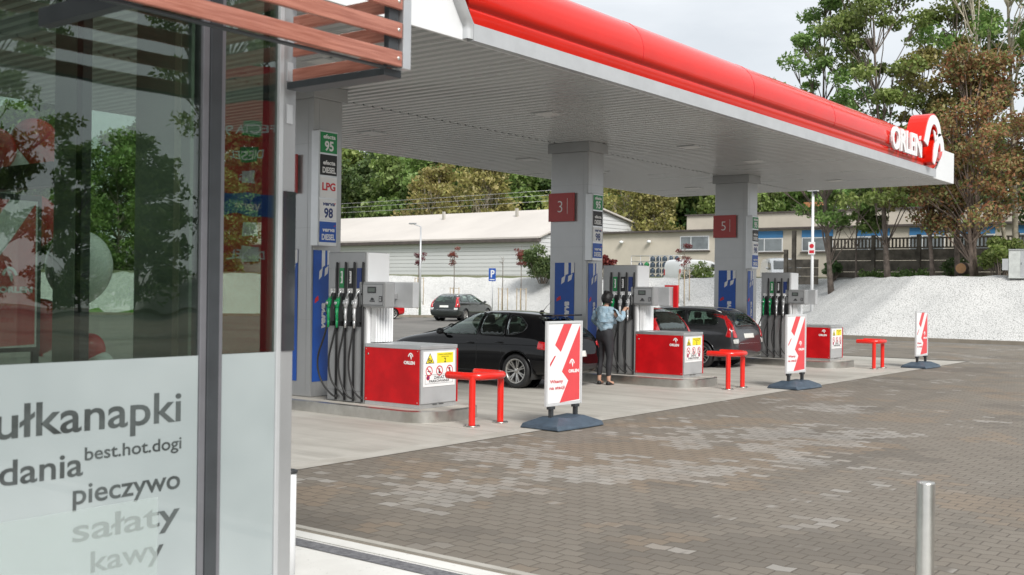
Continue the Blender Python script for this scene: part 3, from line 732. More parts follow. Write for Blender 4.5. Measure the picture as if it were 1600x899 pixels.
def cabinet():
    t = thing('service_cabinet', '', 'cabinet')
    ya, yb, xa, xb, zt = -1.10, -2.06, -.07, .64, .935
    m = MB(); m.box((xa+.01, ya, .152), (xb-.01, yb+.012, .20), alu); m.box((xa+.012, ya, .20), (xb-.012, yb+.012, zt-.05), grey_md); m.build('frame', t)
    m = MB(); m.box((xa, ya, .20), (xa+.0115, yb+.02, zt-.052), red_paint); m.build('side_panel', t, .003)
    m = MB(); m.box((xb-.0115, ya, .20), (xb, yb-.01, zt-.052), red_paint); m.build('side_panel', t, .003)
    m = MB(); m.box((xa+.0, ya, zt-.05), (xb, yb, zt), alu); m.build('top_cover', t, .006)
    m = MB(); m.box((xa+.02, yb+.011, .21), (xb-.02, yb, zt-.055), grey_lt); m.box((xa+.25, yb-.001, .19), (xa+.33, yb+.01, .197), black_g); m.box((xa+.37, yb-.001, .19), (xa+.45, yb+.01, .197), black_g); m.build('end_panel', t, .003)
    m = MB(); m.lathe([(0, -.006), (.012, -.006), (.013, 0)], steel, (xa, ya-.06, .80), 'x', 12); m.lathe([(0, -.007), (.006, -.007)], black_g, (xa, ya-.06, .80), 'x', 8); m.build('lock', t)
    m = MB()
    for yy in (ya-.025, yb+.045):
        for zz in (.225, .865): m.lathe([(0, -.003), (.006, -.003), (.007, 0)], steel, (xa, yy, zz), 'x', 8)
    m.build('screws', t)
    m = MB(); e = xa-.0005; emblem_small(m, (e, yb+.20, .755), (0, -1, 0), (0, 0, 1), (-1, 0, 0), .085, white_print); 
    m.text('ORLEN', (e, yb+.275, .70), (0, -1, 0), (0, 0, 1), (-1, 0, 0), .038, white_print, .05, width=.185); m.build('lettering', t)
    m = MB(); m.box((xa+.055, yb-.006, .42), (xb-.055, yb-.001, zt-.075), white_print); nb = m.build('notice_board', t)
    X_, Z_ = xa+.055, zt-.075; Rr, Uu, Dd = (1, 0, 0), (0, 0, 1), (0, -1, 0); yv = yb-.0065
    m = MB(); m.prism([(X_+.04, Z_-.15), (X_+.20, Z_-.15), (X_+.12, Z_-.02)], (0, yv, 0), Rr, Uu, (0, -.001, 0), black_print)
    m.prism([(X_+.055, Z_-.143), (X_+.185, Z_-.143), (X_+.12, Z_-.035)], (0, yv-.0011, 0), Rr, Uu, (0, -.001, 0), yellow)
    m.text('Ex', (X_+.12, yv-.0022, Z_-.135), Rr, Uu, Dd, .05, black_print, .03, align='CENTER', ext=.001); m.build('warning_triangle', nb)
    m = MB(); m.box((X_+.25, yv-.001, Z_-.15), (X_+.56, yv, Z_-.02), yellow)
    m.text('STREFA ZAGROŻENIA', (X_+.405, yv-.0012, Z_-.05), Rr, Uu, Dd, .014, black_print, 0, align='CENTER', width=.26, ext=.001)
    m.text('WYBUCHEM', (X_+.405, yv-.0012, Z_-.077), Rr, Uu, Dd, .012, black_print, 0, align='CENTER', width=.14, ext=.001)
    m.text('2', (X_+.405, yv-.0012, Z_-.142), Rr, Uu, Dd, .055, black_print, .02, align='CENTER', ext=.001); m.build('yellow_plate', nb)
    for i in range(3):
        cx, cz = X_+.105+i*.195, Z_-.245; m = MB(); rr = .064
        o_ = arc(0, 0, rr, 0, 360, 24)[:-1]; i_ = arc(0, 0, rr*.8, 0, 360, 24)[:-1]
        m.add([(cx+a, yv-.001, cz+b) for a, b in o_]+[(cx+a, yv-.001, cz+b) for a, b in i_], [(j, (j+1) % 24, (j+1) % 24+24, j+24) for j in range(24)], red_flat)
        m.prism(band2d([(-rr*.6, rr*.6), (rr*.6, -rr*.6)], .013), (cx, yv-.0012, cz), Rr, Uu, (0, -.001, 0), red_flat)
        if i == 0: m.prism([(-.03, -.008), (.03, -.008), (.03, .004), (-.03, .004)], (cx, yv-.0003, cz), Rr, Uu, (0, -.0004, 0), black_print)
        if i == 1: m.prism([(-.018, -.035), (.018, -.035), (.006, 0), (.01, .035), (-.008, .02), (-.016, 0)], (cx, yv-.0003, cz), Rr, Uu, (0, -.0004, 0), black_print)
        if i == 2: m.prism([(-.012, -.035), (.012, -.035), (.012, .035), (-.012, .035)], (cx, yv-.0003, cz), Rr, Uu, (0, -.0004, 0), black_print)
        m.build('prohibition_sign', nb)
    m = MB()
    for a, b_, c, d in ((.03, .035, .56, .04), (.03, .145, .56, .15), (.03, .035, .035, .15), (.555, .035, .56, .15)):
        m.box((X_+a, yv-.001, .42+b_), (X_+c, yv, .42+d), grey_md)
    for cx in (.085, .50):
        m.prism(arc(X_+cx, .42+.115, .032, 0, 360, 20)[:-1], (0, yv-.0012, 0), Rr, Uu, (0, -.001, 0), red_flat)
        m.prism(arc(X_+cx, .42+.115, .021, 0, 360, 20)[:-1], (0, yv-.0023, 0), Rr, Uu, (0, -.001, 0), navy)
        m.prism(band2d([(-.02, .02), (.02, -.02)], .008), (X_+cx, yv-.0034, .42+.115), Rr, Uu, (0, -.001, 0), red_flat)
    m.text('ZAKAZ', (X_+.295, yv-.0012, .42+.095), Rr, Uu, Dd, .036, black_print, .01, align='CENTER', width=.20, ext=.001)
    m.text('PARKOWANIA', (X_+.295, yv-.0012, .42+.052), Rr, Uu, Dd, .032, black_print, .01, align='CENTER', width=.38, ext=.001); m.build('no_parking_notice', nb)
    return t
cab = cabinet()
place(cab, ['red cabinet with yellow and white notices nearest the shop', 'red cabinet with notices beside the woman at the pump', 'red cabinet with notices farthest away, right of the small banner stand'], 'red island cabinets')

def bumper():
    t = thing('guard_rail', '', 'guard rail')
    m = MB(); z = .60; r = .046
    P = [(-.02, -2.46, z), (-.02, -2.78, z)]+[(.04, -2.90, z), (.14, -2.94, z), (.42, -2.94, z), (.52, -2.90, z), (.58, -2.78, z), (.58, -2.40, z)]
    C = chaikin(P, 2, False); m.tube(C, r, red_pipe, 14); m.build('top_rail', t)
    for x, y in ((-.0, -2.84), (.55, -2.84)):
        m = MB(); m.tube([(x, y, 0), (x, y, z)], .041, red_pipe, 14, False); p = m.build('post', t)
        m = MB(); m.lathe([(0, .004), (.10, .004), (.10, .014), (.05, .016)], steel, (x, y, 0), 'z', 20)
        for a in range(4):
            m.lathe([(0, .022), (.010, .022), (.010, .012)], grey_dk, (x+.078*math.cos(R_(45+90*a)), y+.078*math.sin(R_(45+90*a)), 0), 'z', 6)
        m.build('base_plate', p)
    return t
bmp_ = bumper()
bs = place(bmp_, ['red tubular guard rail in front of the nearest pump island', 'red tubular guard rail before the dark estate car', 'red tubular guard rail before the farthest island'], 'red guard rails')
bs[1].location.x += .06; bs[2].location.x += .29; bs[2].location.y -= .06

# ================================================================ BANNER STANDS
def poster_art(m, o, r, u, d, w, h):
    o, r, u, d = map(Vector, (o, r, u, d)); P = lambda pts, mt, k: m.prism([(a*w, b*h) for a, b in pts], o+d*(.001*k), r, u, d*.001, mt)
    P([(0, 0), (1, 0), (1, 1), (0, 1)], white_print, 0)
    P([(.45, 1.0), (.70, 1.0), (.36, .64), (.19, .72)][:0] or [(.46, 1.0), (.72, 1.0), (.38, .645), (.20, .735)], red_pale, 1.2)
    P([(.98, .985), (.98, .02), (.36, .0), (.62, .275), (.42, .395)], red_pale, 1.2)
    P([(.19, .60), (.23, .60), (.06, .465), (.05, .50)], red_flat, 1.2)
    emblem_small(m, o+r*(w*.66)+u*(h*.44)+d*.0025, r, u, d, h*.105, white_print, .001)
    m.text('ORLEN', o+r*(w*.79)+u*(h*.375)+d*.0025, r, u, d, h*.038, white_print, .05, align='CENTER', width=w*.33, ext=.001)
    m.text('Witamy', o+r*(w*.06)+u*(h*.255)+d*.0025, r, u, d, h*.040, red_flat, .02, align='LEFT', width=w*.40, ext=.001)
    m.text('na stacji', o+r*(w*.04)+u*(h*.175)+d*.0025, r, u, d, h*.040, red_flat, .02, align='LEFT', width=w*.46, ext=.001)
grey_fr = mat('pale_snap_frame', (.66, .67, .68), .4, .2, .04)
def banner():
    t = thing('banner_stand', '', 'banner stand')
    m = MB(); a, b = .47, .31
    bot = [(-a, -b*.95), (0, -b*1.0), (a, -b*.9), (a*1.02, b*.9), (0, b), (-a, b*.95)]
    mid = [(-a*.97, -b*.85, .06), (-.02, -b*.98, .035), (a*.98, -b*.80, .06), (a*.98, b*.8, .06), (0, b*.98, .035), (-a*.97, b*.85, .06)]
    top = [(-a*.52, -b*.40, .135), (0, -b*.55, .115), (a*.52, -b*.40, .135), (a*.52, b*.4, .135), (0, b*.55, .115), (-a*.52, b*.4, .135)]
    vs = [(x, y, .006) for x, y in bot]+mid+top
    m.add(vs, [tuple(range(5, -1, -1))]+[(i, (i+1) % 6, (i+1) % 6+6, i+6) for i in range(6)]+[(6+i, 6+(i+1) % 6, 12+(i+1) % 6, 12+i) for i in range(6)]+[(12, 13, 16, 17), (13, 14, 15, 16)], slate)
    m.build('base', t, .014)
    for x in (-.24, .24):
        m = MB(); m.box((x-.022, -.025, .10), (x+.022, .025, .255), grey_dk); m.box((x-.045, -.032, .225), (x+.045, .032, .262), grey_dk); m.build('clamp', t, .004)
    z0, z1, w = .262, 1.275, .335
    m = MB()
    for s in (-1, 1): m.box((s*w-.012, -.018, z0), (s*w+.014, .018, z1), grey_fr)
    for z in (z0, z1-.030): m.box((-w+.0185, -.017, z), (w-.0185, .017, z+.030), grey_fr)
    m.build('frame', t, .003)
    m = MB(); m.box((-w+.018, -.010, z0+.034), (w-.018, .010, z1-.034), white_print)
    poster_art(m, (-w+.02, -.0102, z0+.034), (1, 0, 0), (0, 0, 1), (0, -1, 0), 2*w-.04, z1-z0-.07); m.build('poster', t)
    return t
bn = banner(); bn.location = (10.86, 7.52, 0); bn.rotation_euler = (0, 0, R_(-3))
bn['label'] = 'banner stand with grey base nearest the camera, in front of the black hatchback'; bn['group'] = 'poster banner stands'
dup(bn, (18.06, 7.62, 0), R_(-5), 'narrow looking banner stand before the farthest pump, between two guard rails')
dup(bn, (25.22, 7.66, 0), R_(-4), 'banner stand standing alone at the right, before the white gravel bank')

# ================================================================ CARS
def mono(xs, t, pts):
    return np.interp(t, xs, pts)
car_clear = m_glass('clear_car_window', (.58, .66, .62), .06)
def make_car(name, label, paint, tab, Lw, wr, sidewins, rearwin, windscreen, tails, opts, group=None, simple=False):
    t = thing(name, label, opts.get('cat', 'car'), group=group)
    tab = sorted(tab); ring_n = 10
    def ring(st):
        x, zl, zb, zt, wm, wb, wt = st; zm = (zl+zb)*.5+.04
        g = lambda a, b, f: a+(b-a)*f
        p = [(0, zl), (wm*.72, zl), (wm*.965, zl+.055), (wm, zm), (wb+.004, zb-.035), (wb-.022, zb+.012*min(1, (zt-zb)*8)), (g(wb-.02, wt, .5)+.012, g(zb, zt, .5)), (wt+.012, zt-.075*min(1, (zt-zb)*3)), (wt*.72, zt-.012), (0, zt)]
        return p
    vs = []; rows = []
    for st in tab:
        r = ring(st); full = [(st[0], y, z) for y, z in r]+[(st[0], -y, z) for y, z in r[-2:0:-1]]
        rows.append(full)
    n = len(rows[0]); V = [p for r in rows for p in r]
    Fs = [(a*n+i, a*n+(i+1) % n, (a+1)*n+(i+1) % n, (a+1)*n+i) for a in range(len(rows)-1) for i in range(n)]
    # end caps
    for a, flip in ((0, 1), (len(rows)-1, 0)):
        c = len(V); zc = sum(p[2] for p in rows[a])/n; V.append((rows[a][0][0]+(-.015 if a == 0 else .015), 0, zc))
        Fs += [(a*n+i, a*n+(i+1) % n, c) for i in range(n)]
    me = bpy.data.meshes.new('body'); me.from_pydata(V, [], Fs); ob = bpy.data.objects.new('b', me); COL.objects.link(ob)
    md = ob.modifiers.new('s', 'SUBSURF'); md.levels = md.render_levels = 2 if simple else 3
    dg = bpy.context.evaluated_depsgraph_get(); em = ob.evaluated_get(dg).to_mesh()
    bm = bmesh.new(); bm.from_mesh(em); ob.evaluated_get(dg).to_mesh_clear(); bpy.data.objects.remove(ob)
    bmesh.ops.recalc_face_normals(bm, faces=bm.faces)
    bvh = BVHTree.FromBMesh(bm)
    Ra = wr+.055; inside = set()
    for v in bm.verts:
        for wx in Lw:
            dx, dz = v.co.x-wx, v.co.z-wr
            d = math.hypot(dx, dz)
            if d < Ra and abs(v.co.y) > .45: inside.add(v); k = Ra/max(d, 1e-4); v.co.x = wx+dx*k; v.co.z = wr+dz*k
    bmesh.ops.delete(bm, geom=[f for f in bm.faces if all(v in inside for v in f.verts)], context='FACES')
    def inp(x, y, P):
        c = False; n_ = len(P)
        for i in range(n_):
            x1, y1 = P[i]; x2, y2 = P[(i+1) % n_]
            if (y1 > y) != (y2 > y) and x < (x2-x1)*(y-y1)/(y2-y1)+x1: c = not c
        return c
    if not simple:
        kill = []
        for f in bm.faces:
            vv = [v.co for v in f.verts]; c = f.calc_center_median()
            if c.z < .85: continue
            if abs(f.normal.y) > .45 and any(all(inp(v.x, v.z, P) for v in vv) for P in sidewins): kill.append(f)
            elif windscreen and f.normal.x > .3 and c.x > 0 and all(inp(v.y, v.z, windscreen) for v in vv): kill.append(f)
            elif rearwin and f.normal.x < -.3 and c.x < -.8 and all(inp(v.y, v.z, rearwin) for v in vv): kill.append(f)
        bmesh.ops.delete(bm, geom=kill, context='FACES')
    me2 = bpy.data.meshes.new('body'); bm.to_mesh(me2); bm.free(); me2.materials.append(paint); me2.polygons.foreach_set('use_smooth', [True]*len(me2.polygons))
    body = bpy.data.objects.new('body', me2); link(body, t)
    wmax = max(s[4] for s in tab)
    # arch lips + dark wells + underbody
    m = MB(); m.box((Lw[0]-.42, -wmax*.68, .17), (Lw[1]+.42, wmax*.68, .60), black_g)
    for wx in Lw:
        for s in (-1, 1):
            m.lathe([(Ra, s*wmax*.98), (Ra+.002, s*wmax*.55)], black_g, (wx, 0, wr), 'y', 32)
    o = m.build('underbody', t)
    # trim the liner below the sill so it does not reach the ground
    bm = bmesh.new(); bm.from_mesh(o.data); bmesh.ops.delete(bm, geom=[f for f in bm.faces if len(f.verts) == 4 and f.calc_center_median().z < .19], context='FACES'); bm.to_mesh(o.data); bm.free()
    for wx in Lw:
        for s in (-1, 1):
            P = []
            for a in range(-12, 193, 6):
                x, z = wx+(Ra+.002)*math.cos(R_(a)), wr+(Ra+.002)*math.sin(R_(a))
                if z < .2: continue
                h = bvh.ray_cast(Vector((x, s*2, z)), Vector((0, -s, 0)))
                if h[0]: P.append((x, h[0].y+s*.002, z))
            if len(P) > 3: mm = MB(); mm.tube(P, .012, paint if not opts.get('clad') else black_g, 6); mm.build('arch_lip', t)
    def patch(poly, dirn, mt, nm, par=t, off=.004, frame=None, fr=.008, rnd=2, sub=.09):
        """polygon in a view plane dropped on to the body: dirn 'L','R' side (x,z); 'B','F' ends (y,z); 'T' top (x,y)"""
        P = round_poly(poly, .05 if rnd == 2 else .02) if rnd else poly
        bm = bmesh.new(); vv = [bm.verts.new((a, b, 0)) for a, b in P]
        try: bm.faces.new(vv)
        except Exception: bm.free(); return None
        bmesh.ops.triangulate(bm, faces=bm.faces)
        for _ in range(4):
            ed = [e for e in bm.edges if e.calc_length() > sub]
            if not ed: break
            bmesh.ops.subdivide_edges(bm, edges=ed, cuts=1); bmesh.ops.triangulate(bm, faces=[f for f in bm.faces if len(f.verts) > 3])
        def proj(a, b):
            if dirn == 'L': h = bvh.ray_cast(Vector((a, 2, b)), Vector((0, -1, 0)))
            elif dirn == 'R': h = bvh.ray_cast(Vector((a, -2, b)), Vector((0, 1, 0)))
            elif dirn == 'B': h = bvh.ray_cast(Vector((-4, a, b)), Vector((1, 0, 0)))
            elif dirn == 'F': h = bvh.ray_cast(Vector((4, a, b)), Vector((-1, 0, 0)))
            else: h = bvh.ray_cast(Vector((a, b, 3)), Vector((0, 0, -1)))
            if not h[0] or (dirn == 'B' and h[0].x > tab[0][0]+.75) or (dirn == 'F' and h[0].x < tab[-1][0]-1.6):
                g_ = {'L': (a, wmax, b), 'R': (a, -wmax, b), 'B': (tab[0][0], a, b), 'F': (tab[-1][0], a, b), 'T': (a, b, 1.2)}[dirn]; h = bvh.find_nearest(Vector(g_))
            return (h[0]+h[1]*off) if h[0] else None
        ok = True; res = []
        for v in bm.verts:
            q = proj(v.co.x, v.co.y)
            if q is None: ok = False; break
            res.append(q)
        if not ok: bm.free(); return None
        for v, q in zip(bm.verts, res): v.co = q
        bmesh.ops.recalc_face_normals(bm, faces=bm.faces)
        me = bpy.data.meshes.new(nm); bm.to_mesh(me); bm.free(); me.materials.append(mt); me.polygons.foreach_set('use_smooth', [True]*len(me.polygons))
        ob = bpy.data.objects.new(nm, me); link(ob, par)
        sdm = ob.modifiers.new('s', 'SOLIDIFY'); sdm.thickness = .004; sdm.offset = 1
        if frame:
            Q = [proj(*p) for p in P]; Q = [q for q in Q if q is not None]
            if len(Q) > 4: mm = MB(); mm.tube(Q, fr, frame, 6, closed=True); mm.build('window_frame', ob)
        return ob
    def line(pts, dirn, mt, nm, r=.004, par=t, off=.0):
        Q = []
        for i in range(len(pts)-1):
            for k in range(8):
                f = k/8; a = pts[i][0]*(1-f)+pts[i+1][0]*f; b = pts[i][1]*(1-f)+pts[i+1][1]*f
                if dirn in 'LR': s = 1 if dirn == 'L' else -1; h = bvh.ray_cast(Vector((a, 2*s, b)), Vector((0, -s, 0)))
                elif dirn == 'B': h = bvh.ray_cast(Vector((-4, a, b)), Vector((1, 0, 0)))
                else: h = bvh.ray_cast(Vector((4, a, b)), Vector((-1, 0, 0)))
                if h[0]: Q.append(h[0]+h[1]*off)
        if len(Q) > 2: mm = MB(); mm.tube(Q, r, mt, 5); return mm.build(nm, par)
    frm = opts.get('frame', black_g)
    if not simple:
        car_glass = car_clear
        x0_, x1_ = tab[0][0], tab[-1][0]
        mm = MB(); mm.box((x0_+.45, -.68, .58), (x1_-1.2, .68, .64), black_g); mm.box((x1_-1.38, -.66, .64), (x1_-1.15, .66, .92), black_g); mm.build('cabin_floor', t)
        for sx in (x1_-2.12, x1_-3.0):
            for sy in (-.36, .36):
                mm = MB(); mm.box((sx-.22, sy-.24, .64), (sx+.25, sy+.24, .78), black_r); mm.box((sx-.34, sy-.23, .70), (sx-.20, sy+.23, 1.14), black_r); mm.box((sx-.34, sy-.12, 1.17), (sx-.24, sy+.12, 1.33), black_r); mm.build('seat', t, .03)
        mm = MB(); mm.tube([(x1_-1.50+.05*math.sin(R_(a)), .36+.18*math.cos(R_(a)), .95+.17*math.sin(R_(a))) for a in range(0, 360, 20)], .014, black_r, 6, closed=True); mm.build('steering_wheel', t)
    else: car_glass = globals()['car_glass']
    for d in 'LR':
        for w_ in sidewins: patch(w_, d, car_glass, 'side_window', frame=frm, fr=opts.get('fr', .009))
        for ln_ in opts.get('seams', []): line(ln_, d, black_g, 'door_seam', .0035)
        for hx, hz in opts.get('handles', []):
            s = 1 if d == 'L' else -1; h = bvh.ray_cast(Vector((hx, 2*s, hz)), Vector((0, -s, 0)))
            if h[0]: mm = MB(); y = h[0].y+s*.022; mm.tube([(hx-.09, y-s*.02, hz), (hx-.07, y, hz+.004), (hx+.07, y, hz+.006), (hx+.09, y-s*.02, hz+.004)], .011, paint, 8); mm.build('door_handle', t)
        s = 1 if d == 'L' else -1; mx_, mz_ = opts.get('mirror', (.85, .98)); h = bvh.ray_cast(Vector((mx_, 2*s, mz_-.06)), Vector((0, -s, 0)))
        if h[0]:
            mm = MB(); y = h[0].y; mm.tube([(mx_, y-s*.03, mz_-.05), (mx_+.01, y+s*.07, mz_-.02)], .02, black_g, 8)
            T = Matrix.Translation((mx_+.01, y+s*.14, mz_+.01)) @ Matrix.Diagonal((.06, .095, .062, 1))
            mm.lathe([(math.sin(R_(a)), -math.cos(R_(a))) for a in range(0, 181, 20)], opts.get('mirror_mat', paint), T=T, n=16); mm.build('door_mirror', t)
        if opts.get('rails'):
            mm = MB(); P = [];
            for x in np.linspace(*opts['rails'], 10):
                h = bvh.ray_cast(Vector((x, s*opts.get('raily', .52), 3)), Vector((0, 0, -1)))
                if h[0]: P.append(h[0]+Vector((0, 0, .045)))
            if P: P[0].z -= .045; P[-1].z -= .045; mm.tube(P, .016, opts.get('railm', alu), 8); mm.build('roof_rail', t)
        line(opts.get('rocker', [(-1, .30), (1, .30)]), d, black_g, 'sill_line', .006)
    if rearwin: patch(rearwin, 'B', car_glass, 'rear_window', frame=black_g, fr=.010)
    if windscreen: patch(windscreen, 'F', car_glass, 'windscreen', frame=black_g, fr=.010)
    for (poly, d, mt) in tails:
        patch(poly, d, mt, 'tail_light' if mt == tail_red else 'light_lens', off=.008, rnd=1, sub=.04)
        if d == 'L': patch(poly, 'R', mt, 'tail_light' if mt == tail_red else 'light_lens', off=.008, rnd=1, sub=.04)
        if d in 'BF': patch([(-a, b) for a, b in poly], d, mt, 'tail_light' if mt == tail_red else 'light_lens', off=.008, rnd=1, sub=.04)
    for (poly, d, mt, nm) in opts.get('extra', []): patch(poly, d, mt, nm, off=.006, rnd=opts.get('xr', 1), sub=.07)
    for (pts, d, mt, nm, r) in opts.get('lines', []): line(pts, d, mt, nm, r)
    # wheels
    def wheel(parent, x, y, s, ns):
        o = thing('wheel', None, None); o.parent = parent; o.location = (x, y, wr); del_l = [k for k in o.keys()]
        m = MB(); w2 = .105; R1 = wr*.70
        m.lathe([(R1, s*.0+s*-w2*.8), (R1+.03, -s*w2), (wr-.03, -s*w2), (wr-.006, -s*w2*.72), (wr, -s*w2*.4), (wr, s*w2*.4), (wr-.006, s*w2*.72), (wr-.03, s*w2), (R1+.03, s*w2), (R1, s*w2*.8), (R1, -s*w2*.8)], black_r, axis='y', n=40); m.build('tyre', o)
        m = MB(); m.lathe([(R1+.006, s*w2*.92), (R1-.006, s*w2*.95), (R1-.02, s*w2*.80), (R1-.028, -s*w2*.5)], rim_m, axis='y', n=40)
        m.lathe([(0, s*w2*.62), (.035, s*w2*.62), (.055, s*w2*.55), (.06, s*w2*.2)], rim_m, axis='y', n=20)
        m.lathe([(0, s*.01), (R1-.03, s*.01)], black_g, axis='y', n=24)
        for i in range(ns):
            for dd in ((-.1, .1) if ns <= 7 else (0,)):
                a = 2*math.pi*i/ns; a2 = a+dd*1.3; a1 = a+dd*.5; hw = .011 if ns <= 7 else .012
                p1 = Vector((.045*math.cos(a1), 0, .045*math.sin(a1))); p2 = Vector(((R1-.015)*math.cos(a2), 0, (R1-.015)*math.sin(a2)))
                q = (p2-p1).normalized().cross(Vector((0, 1, 0)))*hw
                y0, y1, yb_ = s*w2*.60, s*w2*.80, s*w2*.3
                vs = [(p1+q)+Vector((0, y0, 0)), (p1-q)+Vector((0, y0, 0)), (p2-q*.9)+Vector((0, y1, 0)), (p2+q*.9)+Vector((0, y1, 0))]
                vs += [v-Vector((0, s*.03, 0)) for v in vs]
                m.add(vs, [(0,1,2,3),(7,6,5,4),(0,1,5,4),(1,2,6,5),(2,3,7,6),(3,0,4,7)], rim_m)
        m.build('rim', o); return o
    for wx in Lw:
        for s in (-1, 1): wheel(t, wx, s*(wmax-.115), s, opts.get('spokes', 7))
    return t
HT = [(-2.12, .38, .60, .63, .66, .62, .55), (-2.09, .30, .66, .71, .79, .74, .62), (-2.03, .26, .86, .93, .845, .80, .66), (-1.92, .24, .95, 1.10, .865, .81, .60), (-1.70, .22, .97, 1.30, .875, .825, .53), (-1.3, .20, .965, 1.395, .88, .84, .55),
      (-.6, .20, .94, 1.43, .88, .845, .575), (-.12, .20, .92, 1.41, .88, .845, .57), (.20, .20, .91, 1.30, .88, .84, .57), (.58, .20, .90, 1.11, .88, .835, .61), (.88, .20, .89, .985, .88, .82, .66), (1.35, .20, .85, .92, .875, .80, .66),
      (1.85, .22, .76, .83, .845, .76, .60), (2.05, .26, .64, .70, .75, .66, .52), (2.12, .34, .54, .57, .60, .52, .42)]
hatch_opts = dict(seams=[[(-.37, .95), (-.38, .55), (-.35, .28)], [(.66, .90), (.72, .6), (.66, .30)], [(-1.02, .96), (-.98, .74), (-.95, .62)]], handles=[(-.22, .80), (-.92, .83)], mirror=(.46, .99), mirror_mat=black_g,
    rocker=[(-.9, .29), (.95, .29)], spokes=7, frame=black_g, fr=.007, xr=0,
    lines=[([(-2.0, .80), (-1.0, .80), (0, .775), (1.2, .75), (1.9, .70)], 'L', car_black, 'crease', .006), ([(-2.0, .80), (-1.0, .80), (0, .775), (1.2, .75), (1.9, .70)], 'R', car_black, 'crease', .006), ([(-.66, .93), (.66, .93)], 'B', black_g, 'tailgate_seam', .004)],
    extra=[([(-.26, .58), (.26, .58), (.26, .69), (-.26, .69)], 'B', plate_m, 'number_plate'), ([(-.7, .34), (.7, .34), (.62, .44), (-.62, .44)], 'B', black_g, 'rear_bumper_insert'), ([(-.3, .42), (.3, .42), (.3, .58), (-.3, .58)], 'F', black_g, 'grille')])
hatch = make_car('parked_hatchback', 'shiny black hatchback with silver alloy wheels parked behind the nearest red cabinet', car_black, HT, (-1.30, 1.36), .318,
    [[(.66, .945), (.36, 1.14), (.02, 1.325), (-.33, 1.375), (-.34, .955)], [(-.41, .955), (-.40, 1.375), (-.90, 1.355), (-1.0, .965)], [(-1.05, .97), (-.96, 1.345), (-1.22, 1.305), (-1.46, 1.15), (-1.42, 1.04), (-1.24, .985)]],
    [(-.52, 1.0), (.52, 1.0), (.46, 1.30), (-.46, 1.30)], [(-.62, .99), (.62, .99), (.52, 1.34), (-.52, 1.34)],
    [([(-1.78, .74), (-2.05, .72), (-2.03, .86), (-1.80, .88)], 'L', tail_red), ([(.68, .77), (.76, .77), (.74, .85), (.68, .85)], 'B', tail_red), ([(.42, .60), (.66, .58), (.64, .68), (.44, .68)], 'F', lens_cl)], hatch_opts)
SC = .905
hatch.scale = (SC,)*3; hatch.rotation_euler = (0, 0, R_(90)); hatch.location = (15.25, 12.18, .002)
m = MB(); m.tube([(-1.28, 0, 1.40), (-1.50, 0, 1.62)], [.006, .002], black_g, 6); m.lathe([(0, 1.435), (.035, 1.42), (.05, 1.39)], black_g, (-1.27, 0, 0), 'z', 12); m.build('aerial', hatch)
m = MB(); m.box((-1.86, -.50, 1.335), (-1.62, .50, 1.362), car_black); m.build('rear_spoiler', hatch, .01)

ET = [(-2.26, .36, .58, .62, .66, .62, .56), (-2.23, .28, .70, .75, .81, .77, .64), (-2.17, .26, .92, .98, .855, .80, .68), (-2.05, .24, .98, 1.20, .87, .815, .60), (-1.86, .22, .985, 1.385, .88, .82, .55), (-1.4, .20, .975, 1.44, .885, .825, .56),
      (-.3, .20, .95, 1.455, .885, .84, .58), (.15, .20, .93, 1.435, .885, .84, .57), (.5, .20, .92, 1.31, .885, .84, .57), (.88, .20, .91, 1.11, .885, .835, .61), (1.18, .20, .895, .985, .885, .82, .66), (1.6, .20, .85, .915, .88, .80, .66),
      (1.98, .22, .76, .83, .85, .76, .60), (2.2, .26, .64, .70, .75, .66, .52), (2.26, .34, .54, .57, .60, .52, .42)]
est_opts = dict(seams=[[(-.10, .95), (-.11, .55), (-.08, .28)], [(.88, .91), (.92, .6), (.86, .30)], [(-.98, .97), (-.90, .74), (-.95, .60)]], handles=[(.06, .82), (-.86, .84)], mirror=(.76, 1.0),
    rocker=[(-.95, .29), (1.0, .29)], spokes=13, rails=(-1.75, .05), railm=alu, xr=0,
    lines=[([(-.72, .60), (.72, .60)], 'B', chrome, 'bumper_strip', .007), ([(-.66, .94), (.66, .94)], 'B', black_g, 'tailgate_seam', .004)],
    extra=[([(-.26, .72), (.26, .72), (.26, .83), (-.26, .83)], 'B', plate_m, 'number_plate'), ([(-.3, .42), (.3, .42), (.3, .58), (-.3, .58)], 'F', black_g, 'grille')])
estate = make_car('estate_car', 'dark grey estate car with tall red tail lights parked between the second and third pump', car_grey, ET, (-1.38, 1.30), .318,
    [[(.92, .985), (.62, 1.15), (.27, 1.34), (-.05, 1.385), (-.06, .99)], [(-.14, .99), (-.13, 1.385), (-.80, 1.37), (-.92, 1.0)], [(-.99, 1.01), (-.88, 1.365), (-1.62, 1.34), (-1.80, 1.07), (-1.72, 1.02)]],
    [(-.56, 1.0), (.56, 1.0), (.48, 1.33), (-.48, 1.33)], [(-.62, 1.0), (.62, 1.0), (.52, 1.36), (-.52, 1.36)],
    [([(.64, .74), (.79, .74), (.77, .92), (.71, 1.08), (.63, 1.28), (.59, 1.28), (.65, 1.08), (.68, .92)], 'B', tail_red), ([(-2.02, .76), (-2.15, .74), (-2.12, .95), (-2.00, 1.14), (-1.90, 1.26), (-1.86, 1.24), (-1.97, 1.06), (-2.06, .94)], 'L', tail_red), ([(.62, .60), (.80, .60), (.80, .70), (.60, .71)], 'B', lens_cl), ([(.42, .60), (.66, .58), (.64, .70), (.44, .70)], 'F', lens_cl)], est_opts)
estate.scale = (SC,)*3; estate.rotation_euler = (0, 0, R_(90)); estate.location = (22.12, 12.42, .002)

